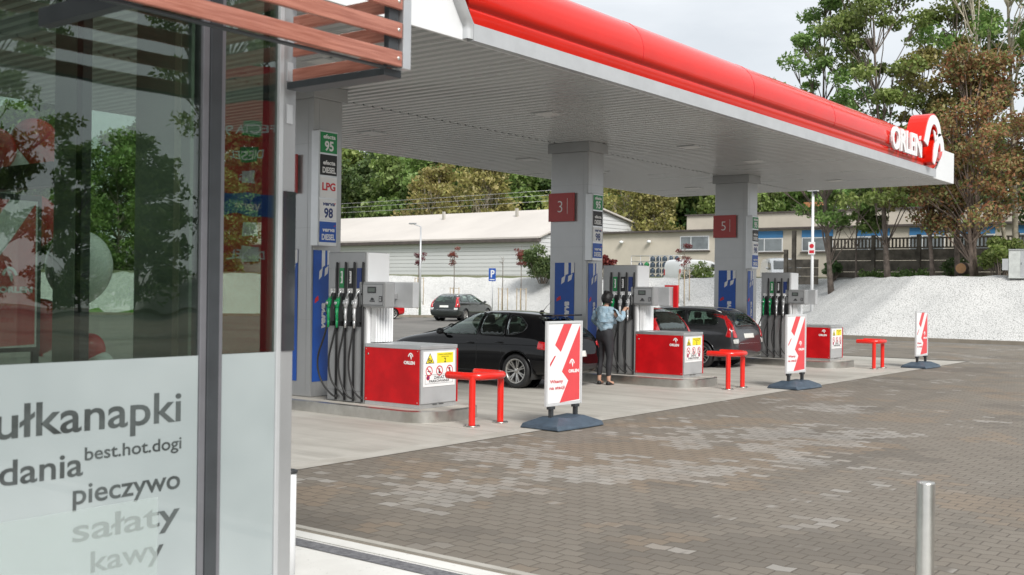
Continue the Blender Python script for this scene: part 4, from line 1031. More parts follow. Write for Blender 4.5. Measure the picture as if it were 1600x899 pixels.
VT = [(-1.92, .36, .58, .62, .68, .64, .58), (-1.90, .28, .80, .86, .80, .76, .66), (-1.86, .24, .95, 1.05, .83, .79, .66), (-1.74, .22, .98, 1.28, .85, .80, .62), (-1.56, .20, .98, 1.45, .855, .80, .56), (-1.0, .20, .97, 1.50, .86, .82, .58),
      (0, .20, .95, 1.51, .86, .82, .58), (.4, .20, .93, 1.42, .86, .82, .58), (.8, .20, .92, 1.20, .86, .82, .61), (1.15, .20, .90, 1.0, .86, .80, .64), (1.5, .22, .82, .90, .84, .77, .60), (1.82, .26, .66, .72, .76, .66, .52), (1.90, .34, .54, .57, .60, .52, .42)]
small = make_car('small_hatchback', 'dark small hatchback with tall red corner light seen above the second red cabinet', car_black, VT, (-1.22, 1.22), .30,
    [[(.80, .99), (.30, 1.36), (-.05, 1.42), (-.06, .99)], [(-.14, .99), (-.13, 1.42), (-.85, 1.40), (-1.20, 1.05), (-1.15, 1.01)]],
    [(-.56, 1.0), (.56, 1.0), (.47, 1.40), (-.47, 1.40)], [(-.62, 1.0), (.62, 1.0), (.52, 1.42), (-.52, 1.42)],
    [([(.62, .84), (.80, .84), (.72, 1.12), (.62, 1.40), (.54, 1.42), (.60, 1.1)], 'B', tail_red), ([(-1.74, .84), (-1.84, .84), (-1.77, 1.10), (-1.64, 1.32), (-1.58, 1.32), (-1.68, 1.1)], 'L', tail_red)],
    dict(seams=[[(-.10, .95), (-.11, .55), (-.08, .28)]], handles=[(0, .82)], mirror=(.66, 1.02), spokes=7, xr=0, extra=[([(-.26, .60), (.26, .60), (.26, .71), (-.26, .71)], 'B', plate_m, 'number_plate')], lines=[([(-.3, 1.44), (.3, 1.44)], 'B', tail_red, 'brake_light', .012)]))
small.scale = (SC,)*3; small.rotation_euler = (0, 0, R_(90)); small.location = (18.78, 12.10, .002)
# distant parked cars share the estate / hatch shapes
def recolour(root, old, new):
    for ch in root.children_recursive:
        if ch.type == 'MESH' and old.name in [m_.name for m_ in ch.data.materials]:
            ch.data = ch.data.copy()
            for i, mm in enumerate(ch.data.materials):
                if mm == old: ch.data.materials[i] = new
e2 = dup(estate, (43.6, 36.6, 0), R_(13), 'dark green estate car parked alone before the white gravel bank', scale=.96); recolour(e2, car_grey, mat('dark_green_car_paint', (.018, .024, .022), .14, .3, .1, 2, 1)); e2['category'] = 'car'
h2 = dup(hatch, (41.4, 41.3, 0), R_(100+55), 'bright red hatchback half hidden behind the nearest payment terminal', scale=.86); recolour(h2, car_black, car_red); h2.name = 'parked_hatchback'

# ================================================================ PERSON
def skin_mesh(name, joints, edges, mt, parent, root=0, sub=2, extra=None):
    me = bpy.data.meshes.new(name); me.from_pydata([j[:3] for j in joints], edges, []); ob = bpy.data.objects.new(name, me); COL.objects.link(ob)
    md = ob.modifiers.new('k', 'SKIN'); md.use_smooth_shade = True
    for i, j in enumerate(joints):
        sv_ = me.skin_vertices[0].data[i]; sv_.radius = (j[3], j[4] if len(j) > 4 else j[3]); sv_.use_root = (i == root)
    ss = ob.modifiers.new('s', 'SUBSURF'); ss.levels = ss.render_levels = sub
    dg = bpy.context.evaluated_depsgraph_get(); m2 = bpy.data.meshes.new_from_object(ob.evaluated_get(dg)); bpy.data.objects.remove(ob)
    m2.materials.clear(); m2.materials.append(mt); m2.polygons.foreach_set('use_smooth', [True]*len(m2.polygons)); m2.name = name
    o = bpy.data.objects.new(name, m2); link(o, parent); return o
def person():
    t = thing('person', 'woman in a light blue denim jacket and black leggings reaching for a fuel nozzle', 'person', (16.17, 10.33, 0), R_(-6))
    # facing +x ; left = +y. joints: (x,y,z,r,r2)
    J = [(0, 0, .88, .085, .10), (0, 0, 1.0, .075, .085), (.01, 0, 1.16, .085, .10), (.015, 0, 1.28, .055, .09), (.02, 0, 1.36, .045, .05), (.035, 0, 1.43, .045, .045),
         (.0, .09, .82, .085), (.015, .10, .46, .05), (-.01, .11, .10, .036), (-.005, .11, .05, .035), (.12, .125, .03, .028),
         (.0, -.09, .82, .085), (.01, -.10, .46, .05), (-.01, -.10, .10, .036), (-.005, -.10, .05, .035), (.12, -.11, .03, .028),
         (.01, .17, 1.28, .04), (.03, .27, 1.10, .03), (.20, .20, 1.04, .032), (.27, .15, 1.06, .022, .03),
         (.01, -.17, 1.28, .04), (.10, -.26, 1.14, .03), (.27, -.20, 1.30, .032), (.345, -.17, 1.345, .022, .03)]
    Ed = [(0,1),(1,2),(2,3),(3,4),(4,5),(0,6),(6,7),(7,8),(8,9),(9,10),(0,11),(11,12),(12,13),(13,14),(14,15),(3,16),(16,17),(17,18),(18,19),(3,20),(20,21),(21,22),(22,23)]
    # fingers closed round what they hold: rooted inside each palm
    for pi_, (px, py, pz), sg in ((23, (.345, -.17, 1.345), -1), (19, (.27, .15, 1.06), 1)):
        for fi, ln_ in enumerate((.055, .065, .06, .048)):
            dy = (fi-1.5)*.017; b0 = len(J)
            J += [(px+.03, py+dy, pz+.01, .010), (px+.03+ln_*.55, py+dy, pz+.012, .0095), (px+.03+ln_*.7, py+dy, pz-.018, .0085), (px+.03+ln_*.35, py+dy, pz-.034, .0075)]
            Ed += [(pi_, b0), (b0, b0+1), (b0+1, b0+2), (b0+2, b0+3)]
        b0 = len(J); ts = -sg
        J += [(px+.01, py+ts*.03, pz-.005, .011), (px+.04, py+ts*.035, pz-.028, .010), (px+.062, py+ts*.018, pz-.040, .0085)]
        Ed += [(pi_, b0), (b0, b0+1), (b0+1, b0+2)]
    body = skin_mesh('body', J, Ed, skin, t)
    # head with nose, ears joined to the body mesh
    bm = bmesh.new(); bm.from_mesh(body.data)
    T = Matrix.Translation((.055, -.01, 1.505)) @ Matrix.Rotation(R_(-14), 4, 'Z') @ Matrix.Rotation(R_(10), 4, 'Y')
    r = bmesh.ops.create_uvsphere(bm, u_segments=28, v_segments=20, radius=1)
    for v in r['verts']:
        x, y, z = v.co; f = 1-.22*max(0, -z)*(1 if x > 0 else .5)
        X_, Y_, Z_ = x*.088*f, y*.070*f, z*.108
        if x > .6: X_ += .016*math.exp(-((y/.22)**2+((z+.12)/.22)**2)) - .006*math.exp(-(((abs(y)-.38)/.18)**2+((z-.08)/.14)**2)) + .005*math.exp(-((y/.4)**2+((z+.52)/.10)**2))
        if abs(y) > .85: Y_ += math.copysign(.014*math.exp(-(((x+.1)/.25)**2+((z-.0)/.3)**2)), y)
        v.co = T @ Vector((X_, Y_, Z_))
    for f in bm.faces: f.smooth = True
    bm.to_mesh(body.data); bm.free()
    for s in (-1, 1):
        m = MB(); m.lathe([(0, .0), (.008, .003), (.010, .008), (0, .012)], mat('eye', (.7, .7, .7), .2), (0, 0, 0), 'x', 10, T @ Matrix.Translation((.076, s*.028, .010))); m.lathe([(0, .0131), (.005, .0125)], black_g, (0, 0, 0), 'x', 8, T @ Matrix.Translation((.076, s*.028, .010))); m.build('eye', body)
    m = MB(); m.prism([(-.02, -.003), (0, -.008), (.02, -.003), (.006, .003), (-.006, .003)], T @ Vector((.086, 0, -.052)), T.to_3x3() @ Vector((0, 1, 0)), T.to_3x3() @ Vector((0, 0, 1)), T.to_3x3() @ Vector((.004, 0, 0)), mat('lips', (.45, .12, .12), .5)); m.build('mouth', body)
    # hair: cap over skull with a small knot and loose nape
    bm = bmesh.new(); r = bmesh.ops.create_uvsphere(bm, u_segments=32, v_segments=22, radius=1); dl = []
    for v in r['verts']:
        x, y, z = v.co
        if x > .45 and z < .45: dl.append(v); continue
        if z < -.78: dl.append(v); continue
        k = 1+.05*math.sin(x*14+y*9)*math.sin(z*11+y*7)+.03*math.sin(y*25)
        v.co = T @ Vector((x*.112*k-.010, y*.096*k, z*.122*k+.008))
    bmesh.ops.delete(bm, geom=dl, context='VERTS')
    T2 = T @ Matrix.Translation((-.055, .01, .105)); r = bmesh.ops.create_uvsphere(bm, u_segments=16, v_segments=12, radius=1)
    for v in r['verts']: k = 1+.1*math.sin(v.co.x*9)*math.sin(v.co.z*8+v.co.y*5); v.co = T2 @ Vector((v.co.x*.040*k, v.co.y*.042*k, v.co.z*.032*k))
    me = bpy.data.meshes.new('hair'); bm.to_mesh(me); bm.free(); me.materials.append(hair_m); me.polygons.foreach_set('use_smooth', [True]*len(me.polygons)); o = bpy.data.objects.new('hair', me); link(o, t)
    # leggings
    JL = [(-.012, 0, .90, .128, .150), (0, 0, 1.04, .105, .12), (-.01, .088, .80, .105, .102), (.012, .098, .64, .082, .080), (.018, .10, .46, .060), (-.012, .106, .32, .058), (-.008, .11, .14, .043),
          (-.01, -.088, .80, .105, .102), (.008, -.095, .64, .082, .080), (.012, -.10, .46, .060), (-.016, -.10, .32, .058), (-.010, -.10, .14, .043)]
    skin_mesh('leggings', JL, [(0,1),(0,2),(2,3),(3,4),(4,5),(5,6),(0,7),(7,8),(8,9),(9,10),(10,11)], jeans, t)
    # jacket: boxy, cropped at the waist
    JK = [(-.008, 0, .90, .118, .142), (-.0, 0, 1.10, .135, .160), (.005, 0, 1.22, .128, .165), (.012, 0, 1.305, .085, .14), (.012, .0, 1.375, .062, .068), (.005, .175, 1.285, .070), (.012, .25, 1.19, .062), (.03, .285, 1.09, .058), (.12, .245, 1.055, .052), (.205, .20, 1.045, .044),
          (.005, -.175, 1.285, .070), (.055, -.235, 1.20, .062), (.11, -.270, 1.135, .058), (.19, -.24, 1.20, .052), (.265, -.205, 1.285, .044)]
    j = skin_mesh('denim_jacket', JK, [(0,1),(1,2),(2,3),(3,4),(3,5),(5,6),(6,7),(7,8),(8,9),(3,10),(10,11),(11,12),(12,13),(13,14)], denim, t, 2, 3)
    # folds in the cloth
    for v in j.data.vertices:
        c = v.co; n = v.normal; a = .006*math.sin(c.z*55+c.y*30)+.005*math.sin(c.z*38-c.y*60+c.x*20); v.co = c+n*a
    # shoes
    for s, rz in ((1, 38), (-1, 12)):
        T3 = Matrix.Translation((-.01, s*.105, 0)) @ Matrix.Rotation(R_(rz), 4, 'Z')
        m = MB(); prof = [(-.055, .030, .062), (-.03, .038, .070), (.02, .040, .058), (.08, .044, .044), (.13, .042, .036), (.165, .030, .028), (.178, .012, .018)]
        vs = []; n = 12
        for x, w, h in prof:
            for k in range(n):
                a = 2*math.pi*k/n; vs.append(T3 @ Vector((x, w*math.cos(a), max(.004, h*.5+h*.55*math.sin(a)))))
        m.add(vs, [(i*n+k, i*n+(k+1) % n, (i+1)*n+(k+1) % n, (i+1)*n+k) for i in range(len(prof)-1) for k in range(n)]+[tuple(range(n)), tuple((len(prof)-1)*n+k for k in range(n))], black_r, True); m.build('shoe', t)
person()

# ================================================================ SHOP (glass front in the foreground)
YF, XS = 4.0, 3.50
grey_sh = mat('shop_frame_grey', (.17, .17, .185), .4, .4, .06)
def shop():
    t = thing('glass_shop', 'grey and glass petrol station shop at the left with frosted lettered windows', 'shop', (0, 0, 0))
    m = MB(); m.box((-6, YF, .013), (XS, YF+.10, .10), grey_dk); m.box((XS-.10, YF+.101, .013), (XS, 12, .10), grey_dk); m.build('plinth', t)
    for x0, x1 in ((3.005, 3.068), (1.2, 1.28), (-.6, -.52)):
        m = MB(); m.box((x0, YF-.012, .10), (x1, YF+.10, 3.6), grey_dk); m.box((x0-.035, YF-.006, .10), (x0-.001, YF+.06, 3.6), grey_sh); m.box((x1+.001, YF-.006, .10), (x1+.022, YF+.06, 3.6), grey_sh); m.build('mullion', t, .003)
    m = MB(); m.box((3.40, YF-.008, .10), (3.425, YF+.02, 3.6), grey_lt); m.box((3.426, YF-.006, .10), (XS, YF+.10, 3.6), grey_md)
    m.build('corner_post', t, .003)
    m = MB(); m.box((3.428, YF-.012, 1.345), (XS+.003, YF-.0065, 2.10), glass_dark)
    for z in (2.42, 2.62, 2.80, 3.0): m.box((3.44, YF-.014, z), (3.475, YF-.0065, z+.09), grey_lt)
    m.build('post_cover', t)
    for x0, x1 in ((3.092, 3.399), (1.304, 2.968), (-.496, 1.163)):
        m = MB(); m.box((x0, YF+.01, .10), (x1, YF+.018, 3.6), glass); m.build('window_pane', t)
        m = MB(); m.box((x0, YF+.002, .10), (x1, YF+.009, 1.342), film); f = m.build('frosted_film', t)
        if x1 > 2 and x1 < 3:
            m = MB(); Rr, Uu, Dd = (1, 0, 0), (0, 0, 1), (0, -1, 0); y = YF+.0015
            def tx(s_, xr, z, h, w): m.text(s_, (xr, y, z), Rr, Uu, Dd, h, letter_m, .012, align='RIGHT', width=w, ext=.001)
            tx('bułkanapki', 2.892, 1.065, .128, .93); tx('best.hot.dogi', 2.890, .945, .052, .455); tx('śniadania', 2.425, .888, .095, .62); tx('pieczywo', 2.885, .775, .082, .50)
            tx('sałaty', 2.878, .625, .095, .50); tx('kawy', 2.80, .49, .085, .34)
            m.build('window_lettering', f)
            m = MB(); m.box((x0, YF-.0015, .12), (2.77, YF-.0005, .752), pale_overlay); m.build('added_pale_overlay', f)  # added sheet in front of the letters, a reflected brightness put into its colour
    # side wall facing the pumps
    for y0, y1, nm, mt in ((4.70, 5.18, 'inner_panel', panel_gn), (5.70, 5.76, 'side_mullion', grey_dk), (5.765, 5.99, 'side_mullion', panel_gn), (8.2, 8.26, 'side_mullion', grey_dk), (4.10, 4.14, 'side_mullion', grey_dk)):
        m = MB(); m.box((XS-.08, y0, .10), (XS-.02, y1, 3.6), mt); m.build(nm, t, .003)
    m = MB(); m.box((XS-.085, 4.78, .1), (XS-.081, 4.83, 3.6), mat('beige_post', (.42, .42, .34), .6)); m.build('light_stripe', t)
    m = MB(); m.box((XS-.09, 5.991, 2.22), (XS-.01, 8.19, 2.36), grey_dk); m.build('door_transom', t)
    m = MB(); m.box((XS-.018, 4.145, .1), (XS-.012, 12, 3.6), glass_side); m.build('side_pane', t)
    m = MB(); m.box((-6, YF+.02, 3.6), (XS, 12, 3.9), grey_dk); m.build('roof', t)
    m = MB(); m.box((-6, 12.0, 0), (XS, 12.2, 3.6), panel_gn); m.box((-6.2, YF, 0), (-6, 12.2, 3.6), panel_gn); m.build('rear_wall', t)
    m = MB(); m.box((-5.99, YF+.11, .014), (XS-.11, 11.99, .02), mat('shop_floor_tile', (.20, .20, .19), .3)); m.build('floor', t)
    # timber sunscreen
    sc = MB(); YG, XE = 3.28, 3.53
    for i in range(8):
        z = 2.612+i*.124; m = MB()
        m.box((-3.2, YG, z), (XE-.055, YG+.022, z+.066), wood); s_ = m.build('timber_slat', t, .003)
        m = MB(); m.lathe([(0, -.004), (.007, -.003), (.008, 0)], steel, (XE-.078, YG, z+.033), 'y', 10); m.build('screw', s_)
        m = MB(); m.box((XE-.075, YG+.06, z-.002), (XE-.053, YF-.03, z+.064), wood); m.build('timber_slat', t, .003)
    m = MB(); m.box((XE-.115, YG+.023, 2.61), (XE-.056, YG+.055, 3.7), grey_dk); m.box((XE-.05, YG+.0, 2.605), (XE, YG+.05, 3.7), alu)
    m.box((XE-.11, YG+.056, 2.575), (XE-.0, YF-.03, 2.609), grey_dk); m.box((-3.2, YG+.03, 2.60), (XE-.12, YG+.06, 2.61), grey_dk)
    for x in (2.2, .9, -.4): m.box((x, YG+.024, 2.63), (x+.05, YF-.02, 2.70), grey_dk); m.box((x, YG+.024, 3.2), (x+.05, YF-.02, 3.27), grey_dk)
    m.build('sunscreen_frame', t, .003)
shop()
def balloons():
    K = [((4.42, 7.38, 1.78), .235, ball_w, 'large white balloon right of the shop door frame, half hidden by it'), ((4.05, 7.35, 2.62), .17, ball_r, 'topmost red balloon seen through the shop glass'), ((3.92, 7.42, 2.47), .16, ball_w, 'white balloon above the dark door bar'),
         ((3.76, 7.32, 2.56), .13, ball_r, 'small red balloon at the left end of the cluster'), ((4.12, 7.45, 2.10), .16, ball_r, 'red balloon just below the dark door bar'), ((3.85, 7.5, 2.16), .15, ball_w, 'white balloon behind the top of the poster board'),
         ((4.20, 7.5, 1.35), .17, ball_r, 'red balloon under the large white balloon'), ((4.56, 7.45, 1.16), .11, ball_r, 'lowest small red balloon'), ((4.60, 7.40, 1.02), .12, ball_w, 'lowest small white balloon')]
    for (p, r, mt, lab) in K:
        m = MB(); m.lathe([(0, r*1.12)]+[(r*math.sin(R_(a)), r*(1.12 if a < 90 else 1.12+.14*((a-90)/90)**2)*math.cos(R_(a))) for a in range(12, 175, 9)]+[(.012, -r*1.28), (.02, -r*1.34)], mt, p, 'z', 28)
        o = m.build('balloon'); tag(o, lab, 'balloon', 'balloons by the shop door')
    t = thing('poster_board', 'dark framed red and white poster board among balloons behind the shop glass', 'poster', (3.90, 7.04, 1.22))
    m = MB(); m.box((-.72, -.01, -.03), (.03, .02, 1.02), grey_dk); m.box((-.70, -.014, -1.2), (-.66, .02, -.031), grey_dk); m.box((-.02, -.014, -1.2), (.02, .02, -.031), grey_dk); m.build('frame', t)
    m = MB(); poster_art(m, (-.70, -.0145, 0), (1, 0, 0), (0, 0, 1), (0, -1, 0), .70, .98); m.build('poster', t)
balloons()
def pylon():
    t = thing('price_pylon', 'tall red fuel price pylon mirrored in the narrow shop window pane', 'sign', (17.1, -13.1, 0), R_(39))
    m = MB(); m.box((-.80, -.15, 0), (.80, .15, 6.9), red_flat); m.build('pylon_body', t)
    rows = [('STOP CAFE', grey_dk, white_print, 6.1), ('EFECTA 95', red_flat, white_print, 5.2), ('DIESEL', red_flat, white_print, 4.6), ('LPG', red_flat, white_print, 4.0), ('verva', blue, white_print, 3.35), ('98', red_flat, white_print, 2.75), ('DIESEL', red_flat, white_print, 2.15)]
    for s_, bgm, fg, z in rows:
        for sd_ in (1,):
            m = MB(); m.box((-.74, .151, z), (.74, .17, z+.50), bgm)
            if bgm == red_flat: m.box((-.15, .171, z+.07), (.25, .175, z+.43), green if z > 4.5 else white_print)
            m.text(s_, (0, .176, z+.14), (-1, 0, 0), (0, 0, 1), (0, 1, 0), .20, fg, .02, align='CENTER'); m.build('price_row', t)
pylon()
def small_stuff():
    t = thing('steel_bollard', 'brushed steel bollard standing alone on the brick paving at the lower right', 'bollard', (4.38*1.0, 1.0, 0))
    d = 4.38; p = F_*d+R0*((1450-800)/1707.4*d); t.location = (p.x, p.y, 0)
    m = MB(); m.lathe([(.036, 0), (.036, .893), (.034, .900), (0, .902)], steel, n=32); m.build('tube', t)
    m = MB(); m.lathe([(0, .004), (.07, .004), (.07, .012), (.037, .014)], steel, n=24); m.build('base_plate', t)
    d = 5.75; p = F_*d+R0*((456-800)/1707.4*d)
    t = thing('litter_bin', 'white litter bin with black rim just behind the shop corner', 'bin', (p.x, p.y, .012))
    m = MB(); m.lathe([(.0, 0), (.035, 0), (.037, .66), (0, .66)], white_pan, n=28); m.build('bin_body', t)
    m = MB(); m.lathe([(.038, .655), (.044, .66), (.044, .672), (.03, .676), (0, .676)], black_g, n=28); m.build('rim', t)
small_stuff()

# ================================================================ BACKGROUND BUILDINGS
def buildings():
    t = thing('beige_building', 'long low beige building with blue striped windows behind the fence', 'building', (62, 0, 1.5))
    m = MB(); m.box((0, 4, 0), (14, 44, 3.95), beige); m.build('lower_wall', t)
    m = MB(); m.box((-.25, 3.8, 3.951), (14.2, 44.2, 4.07), roof_dk); m.build('roof_edge', t)
    m = MB(); m.box((1.2, 4.5, 4.071), (12, 34.2, 5.05), beige); m.build('upper_wall', t)
    m = MB(); m.box((1.1, 4.4, 5.051), (12.1, 34.3, 5.13), roof_dk); m.build('upper_roof_edge', t)
    def win(y0, y1, z0, z1, band=None):
        m = MB(); m.box((-.03, y0, z0), (.02, y1, z1), white_pan); w = m.build('window', t)
        mid = y0+(y1-y0)*.62
        for a, b in ((y0+.06, mid-.03), (mid+.03, y1-.06)):
            m = MB(); m.box((-.036, a, z0+.06), (-.031, b, z1-.06), win_glass); m.build('pane', w)
        m = MB(); m.box((-.12, y0-.08, z0-.10), (0, y1+.08, z0-.04), roof_dk); m.build('sill', w)
        if band: m = MB(); m.box((-.04, y0-.0, z1+.0), (-.001, y1, z1+.42), blue_band); m.build('blue_panel', t)
    win(31.95, 34.0, 2.78, 3.68)
    for yc in (28.0, 24.9, 21.6, 18.6, 16.0, 13): win(yc-.95, yc+.95, 2.62, 3.45, True)
    for y in (38.3, 36.2):
        m = MB(); m.lathe([(0, .12), (.12, .08), (.14, -.05), (0, -.1)], white_pan, (-.18, y, 3.35), 'z', 12); m.box((-.18, y-.03, 3.33), (0, y+.03, 3.39), roof_dk); m.build('wall_lamp', t)
    m = MB(); m.box((2, 25.6, 5.131), (3, 26.6, 5.7), mat('orange_brick', (.45, .20, .09), .9, 0, .2, 3)); m.build('chimney', t)
    # warehouse
    t = thing('warehouse', 'grey ribbed warehouse with broad cream pitched roof at the left rear', 'warehouse', (64.5, 47.0, 1.2), R_(-1.5))
    m = MB(); m.box((0, 0, 0), (22, 60, 4.25), siding); m.build('wall', t)
    m = MB()
    for P in ([(-.35, -.3, 4.20), (-.35, 60.3, 4.20), (7.5, 60.3, 6.85), (7.5, -.3, 6.85)], [(22.35, -.3, 4.2), (22.35, 60.3, 4.2), (7.5, 60.3, 6.85), (7.5, -.3, 6.85)]):
        m.add(P+[(x, y, z+.12) for x, y, z in P], [(3,2,1,0),(4,5,6,7),(0,1,5,4),(1,2,6,5),(2,3,7,6),(3,0,4,7)], warehouse_roof)
    m.build('roof', t)
    m = MB(); m.box((-.42, -.2, 3.95), (-.02, 60, 4.195), roof_dk); m.build('gutter', t)
    m = MB(); m.add([(0, -.005, 4.25), (22, -.005, 4.25), (7.5, -.005, 6.80)], [(0, 1, 2)], siding); m.build('gable', t)
    for y in (6.5, 14.5, 34):
        m = MB(); m.box((5.5, y, 6.1), (5.7, y+.2, 7.0), kerb_m); m.build('vent', t)
buildings()
def fence():
    t = thing('concrete_fence', 'tall weathered concrete fence with pickets along its top behind the trees', 'fence', (50, 0, 2.35))
    ys = [19.45-2.05*i for i in range(10)]
    for a, b in zip(ys, ys[1:]):
        m = MB()
        for j in range(3): m.box((-.03, b+.09, -.2+j*.52), (.03, a-.09, .30+j*.52), conc_f)
        m.build('wall_panel', t, .01)
        m = MB(); m.box((-.03, b+.09, 1.37), (.03, a-.09, 1.44), conc_f); m.box((-.03, b+.09, 1.80), (.03, a-.09, 1.87), conc_f)
        for k in range(11): y = b+.15+k*.165; m.box((-.02, y, 1.44), (.02, y+.075, 1.80), conc_f)
        m.build('picket_panel', t)
    for y in ys: m = MB(); m.box((-.08, y-.085, -.3), (.08, y+.085, 2.0), conc_f); m.build('post', t, .015)
    t = thing('low_concrete_fence', 'shorter concrete panel fence with tall bare posts beside the white van', 'fence', (49.2, 0, 2.25))
    m = MB()
    for j in range(3): m.box((-.03, 19.7, -.2+j*.4), (.03, 21.2, .18+j*.4), conc_f)
    m.build('wall_panel', t, .01)
    for y, z in ((20.9, 2.35), (21.3, 1.45)): m = MB(); m.box((-.08, y-.09, -.3), (.08, y+.09, z), conc_f); m.build('post', t, .015)
fence()
VN = [(-2.4, .35, .9, .95, .78, .76, .70), (-2.36, .28, 1.1, 1.4, .86, .84, .76), (-2.3, .25, 1.15, 1.82, .90, .87, .78), (-2.0, .22, 1.15, 1.88, .91, .88, .80), (-.5, .2, 1.1, 1.90, .91, .88, .80), (.6, .2, 1.08, 1.86, .91, .88, .76), (.95, .2, 1.06, 1.72, .91, .87, .72),
      (1.35, .2, 1.04, 1.42, .90, .86, .72), (1.65, .2, 1.02, 1.14, .89, .84, .72), (2.0, .22, .92, 1.0, .87, .80, .68), (2.3, .28, .70, .76, .78, .70, .56), (2.38, .36, .58, .60, .62, .55, .44)]
van = make_car('white_van', 'white van facing the camera beside the low concrete fence', white_car, VN, (-1.45, 1.45), .33, [[(1.30, 1.14), (.85, 1.55), (.35, 1.62), (.35, 1.14)]], None, [(-.70, 1.14), (.70, 1.14), (.60, 1.66), (-.60, 1.66)],
    [([(.45, .80), (.72, .80), (.74, .95), (.5, .90)], 'F', lens_cl), ([(.66, .8), (.82, .8), (.80, 1.2), (.68, 1.2)], 'B', tail_red)], dict(cat='van', mirror=(.95, 1.22), spokes=7, handles=[(.3, 1.0)], extra=[([(-.26, .5), (.26, .5), (.26, .61), (-.26, .61)], 'F', plate_m, 'number_plate')], xr=0), 'white vans', True)
van.location = (55.0, 24.1, 1.86); van.rotation_euler = (0, 0, R_(214)); van.scale = (.88,)*3
dup(van, (57.5, 30.3, 1.86), R_(-18), 'white van seen from behind, beside the red-leaved sapling')
def rack():
    t = thing('bottle_rack', 'wire rack of stacked dark gas bottles against the beige wall', 'rack', (58, 31.9, 2.35))
    m = MB()
    for i in range(6): m.tube([(0, i*.66, -.2), (0, i*.66, 1.45)], .02, grey_lt, 5)
    for z in (.02, .38, .74, 1.10, 1.45): m.tube([(0, 0, z), (0, 3.3, z)], .018, grey_lt, 5); m.tube([(.5, 0, z), (.5, 3.3, z)], .018, grey_lt, 5)
    m.build('cage', t)
    for r in range(4):
        for c in range(7):
            if r == 3 and c > 4: continue
            y = .25+c*.42; z = .04+r*.36; m = MB(); mt = [slate, grey_dk, slate, green][(r*3+c) % 4] if c > 4 else slate
            m.lathe([(0, 0), (.15, 0), (.16, .03), (.16, .20), (.12, .26), (.05, .29), (.05, .32), (0, .32)], mt, (.25, y, z), 'z', 10); m.build('gas_bottle', t)
rack()
def street_furniture():
    for i, (x, y, z, h, lab) in enumerate(((46.2, 42.0, 0, 5.15, 'grey lamp post with angled arm before the warehouse wall'),)):
        t = thing('street_lamp', lab, 'street lamp', (x, y, z+ZU(x, y)*0), R_(180))
        m = MB(); m.tube([(0, 0, 0), (0, 0, h)], [.07, .045], grey_lt, 10); m.build('pole', t)
        m = MB(); m.tube([(0, 0, h), (0.02, -.30, h+.09), (0.02, -.5, h+.15)], .03, grey_lt, 8); m.box((-.10, -.85, h+.15), (.10, -.42, h+.23), grey_md); m.build('lamp_head', t, .02)
    t = thing('camera_mast', 'tall white mast with small red notice before the gravel bank', 'mast', (45.4, 18.45, .2))
    m = MB(); m.tube([(0, 0, -.2), (0, 0, 5.85)], [.075, .055], white_pan, 10); m.build('pole', t)
    m = MB(); m.box((-.16, -.22, 5.85), (.12, .20, 5.95), white_pan); m.lathe([(0, -.12), (.07, -.08), (.08, 0)], grey_dk, (-.08, -.12, 5.85), 'z', 10); m.build('camera_head', t)
    m = MB(); m.box((-.09, -.15, 3.12), (-.078, .15, 3.66), white_print); m.prism(arc(0, 3.48, .10, 0, 360, 16)[:-1], (-.0905, 0, 0), (0, 1, 0), (0, 0, 1), (-.002, 0, 0), red_flat); m.box((-.0925, -.11, 3.17), (-.0905, .11, 3.30), red_flat); m.build('notice', t)
    t = thing('parking_sign', 'blue square parking sign with white P on a thin post', 'sign', (46.6, 37.05, .0))
    m = MB(); m.tube([(0, 0, 0), (0, 0, 2.8)], .03, grey_lt, 8); m.build('pole', t)
    m = MB(); m.box((-.045, -.24, 2.08), (-.032, .24, 2.78), blue); m.text('P', (-.0455, .12, 2.30), (0, -1, 0), (0, 0, 1), (-1, 0, 0), .38, white_print, .03); m.box((-.048, -.17, 2.14), (-.0455, .17, 2.19), white_print); m.build('sign_plate', t)
    t = thing('utility_cabinet', 'pale grey utility cabinet on top of the gravel bank at the right edge', 'cabinet', (42.9, 9.65, 2.28), R_(8))
    m = MB(); m.box((0, -.50, 0), (.4, .28, 1.04), mat('pale_cabinet', (.50, .52, .50), .6)); m.build('case', t, .012)
    m = MB(); m.box((-.03, -.51, 1.041), (.43, .29, 1.07), grey_lt); m.build('lid', t, .004)
    m = MB(); m.box((-.006, -.48, .05), (-.001, -.12, 1.0), grey_lt); m.box((-.014, -.15, .5), (-.0065, -.13, .58), grey_dk); m.build('door', t)
    m = MB(); m.box((.02, .281, .30), (.32, .50, .72), grey_lt); m.build('side_box', t, .008)
street_furniture()

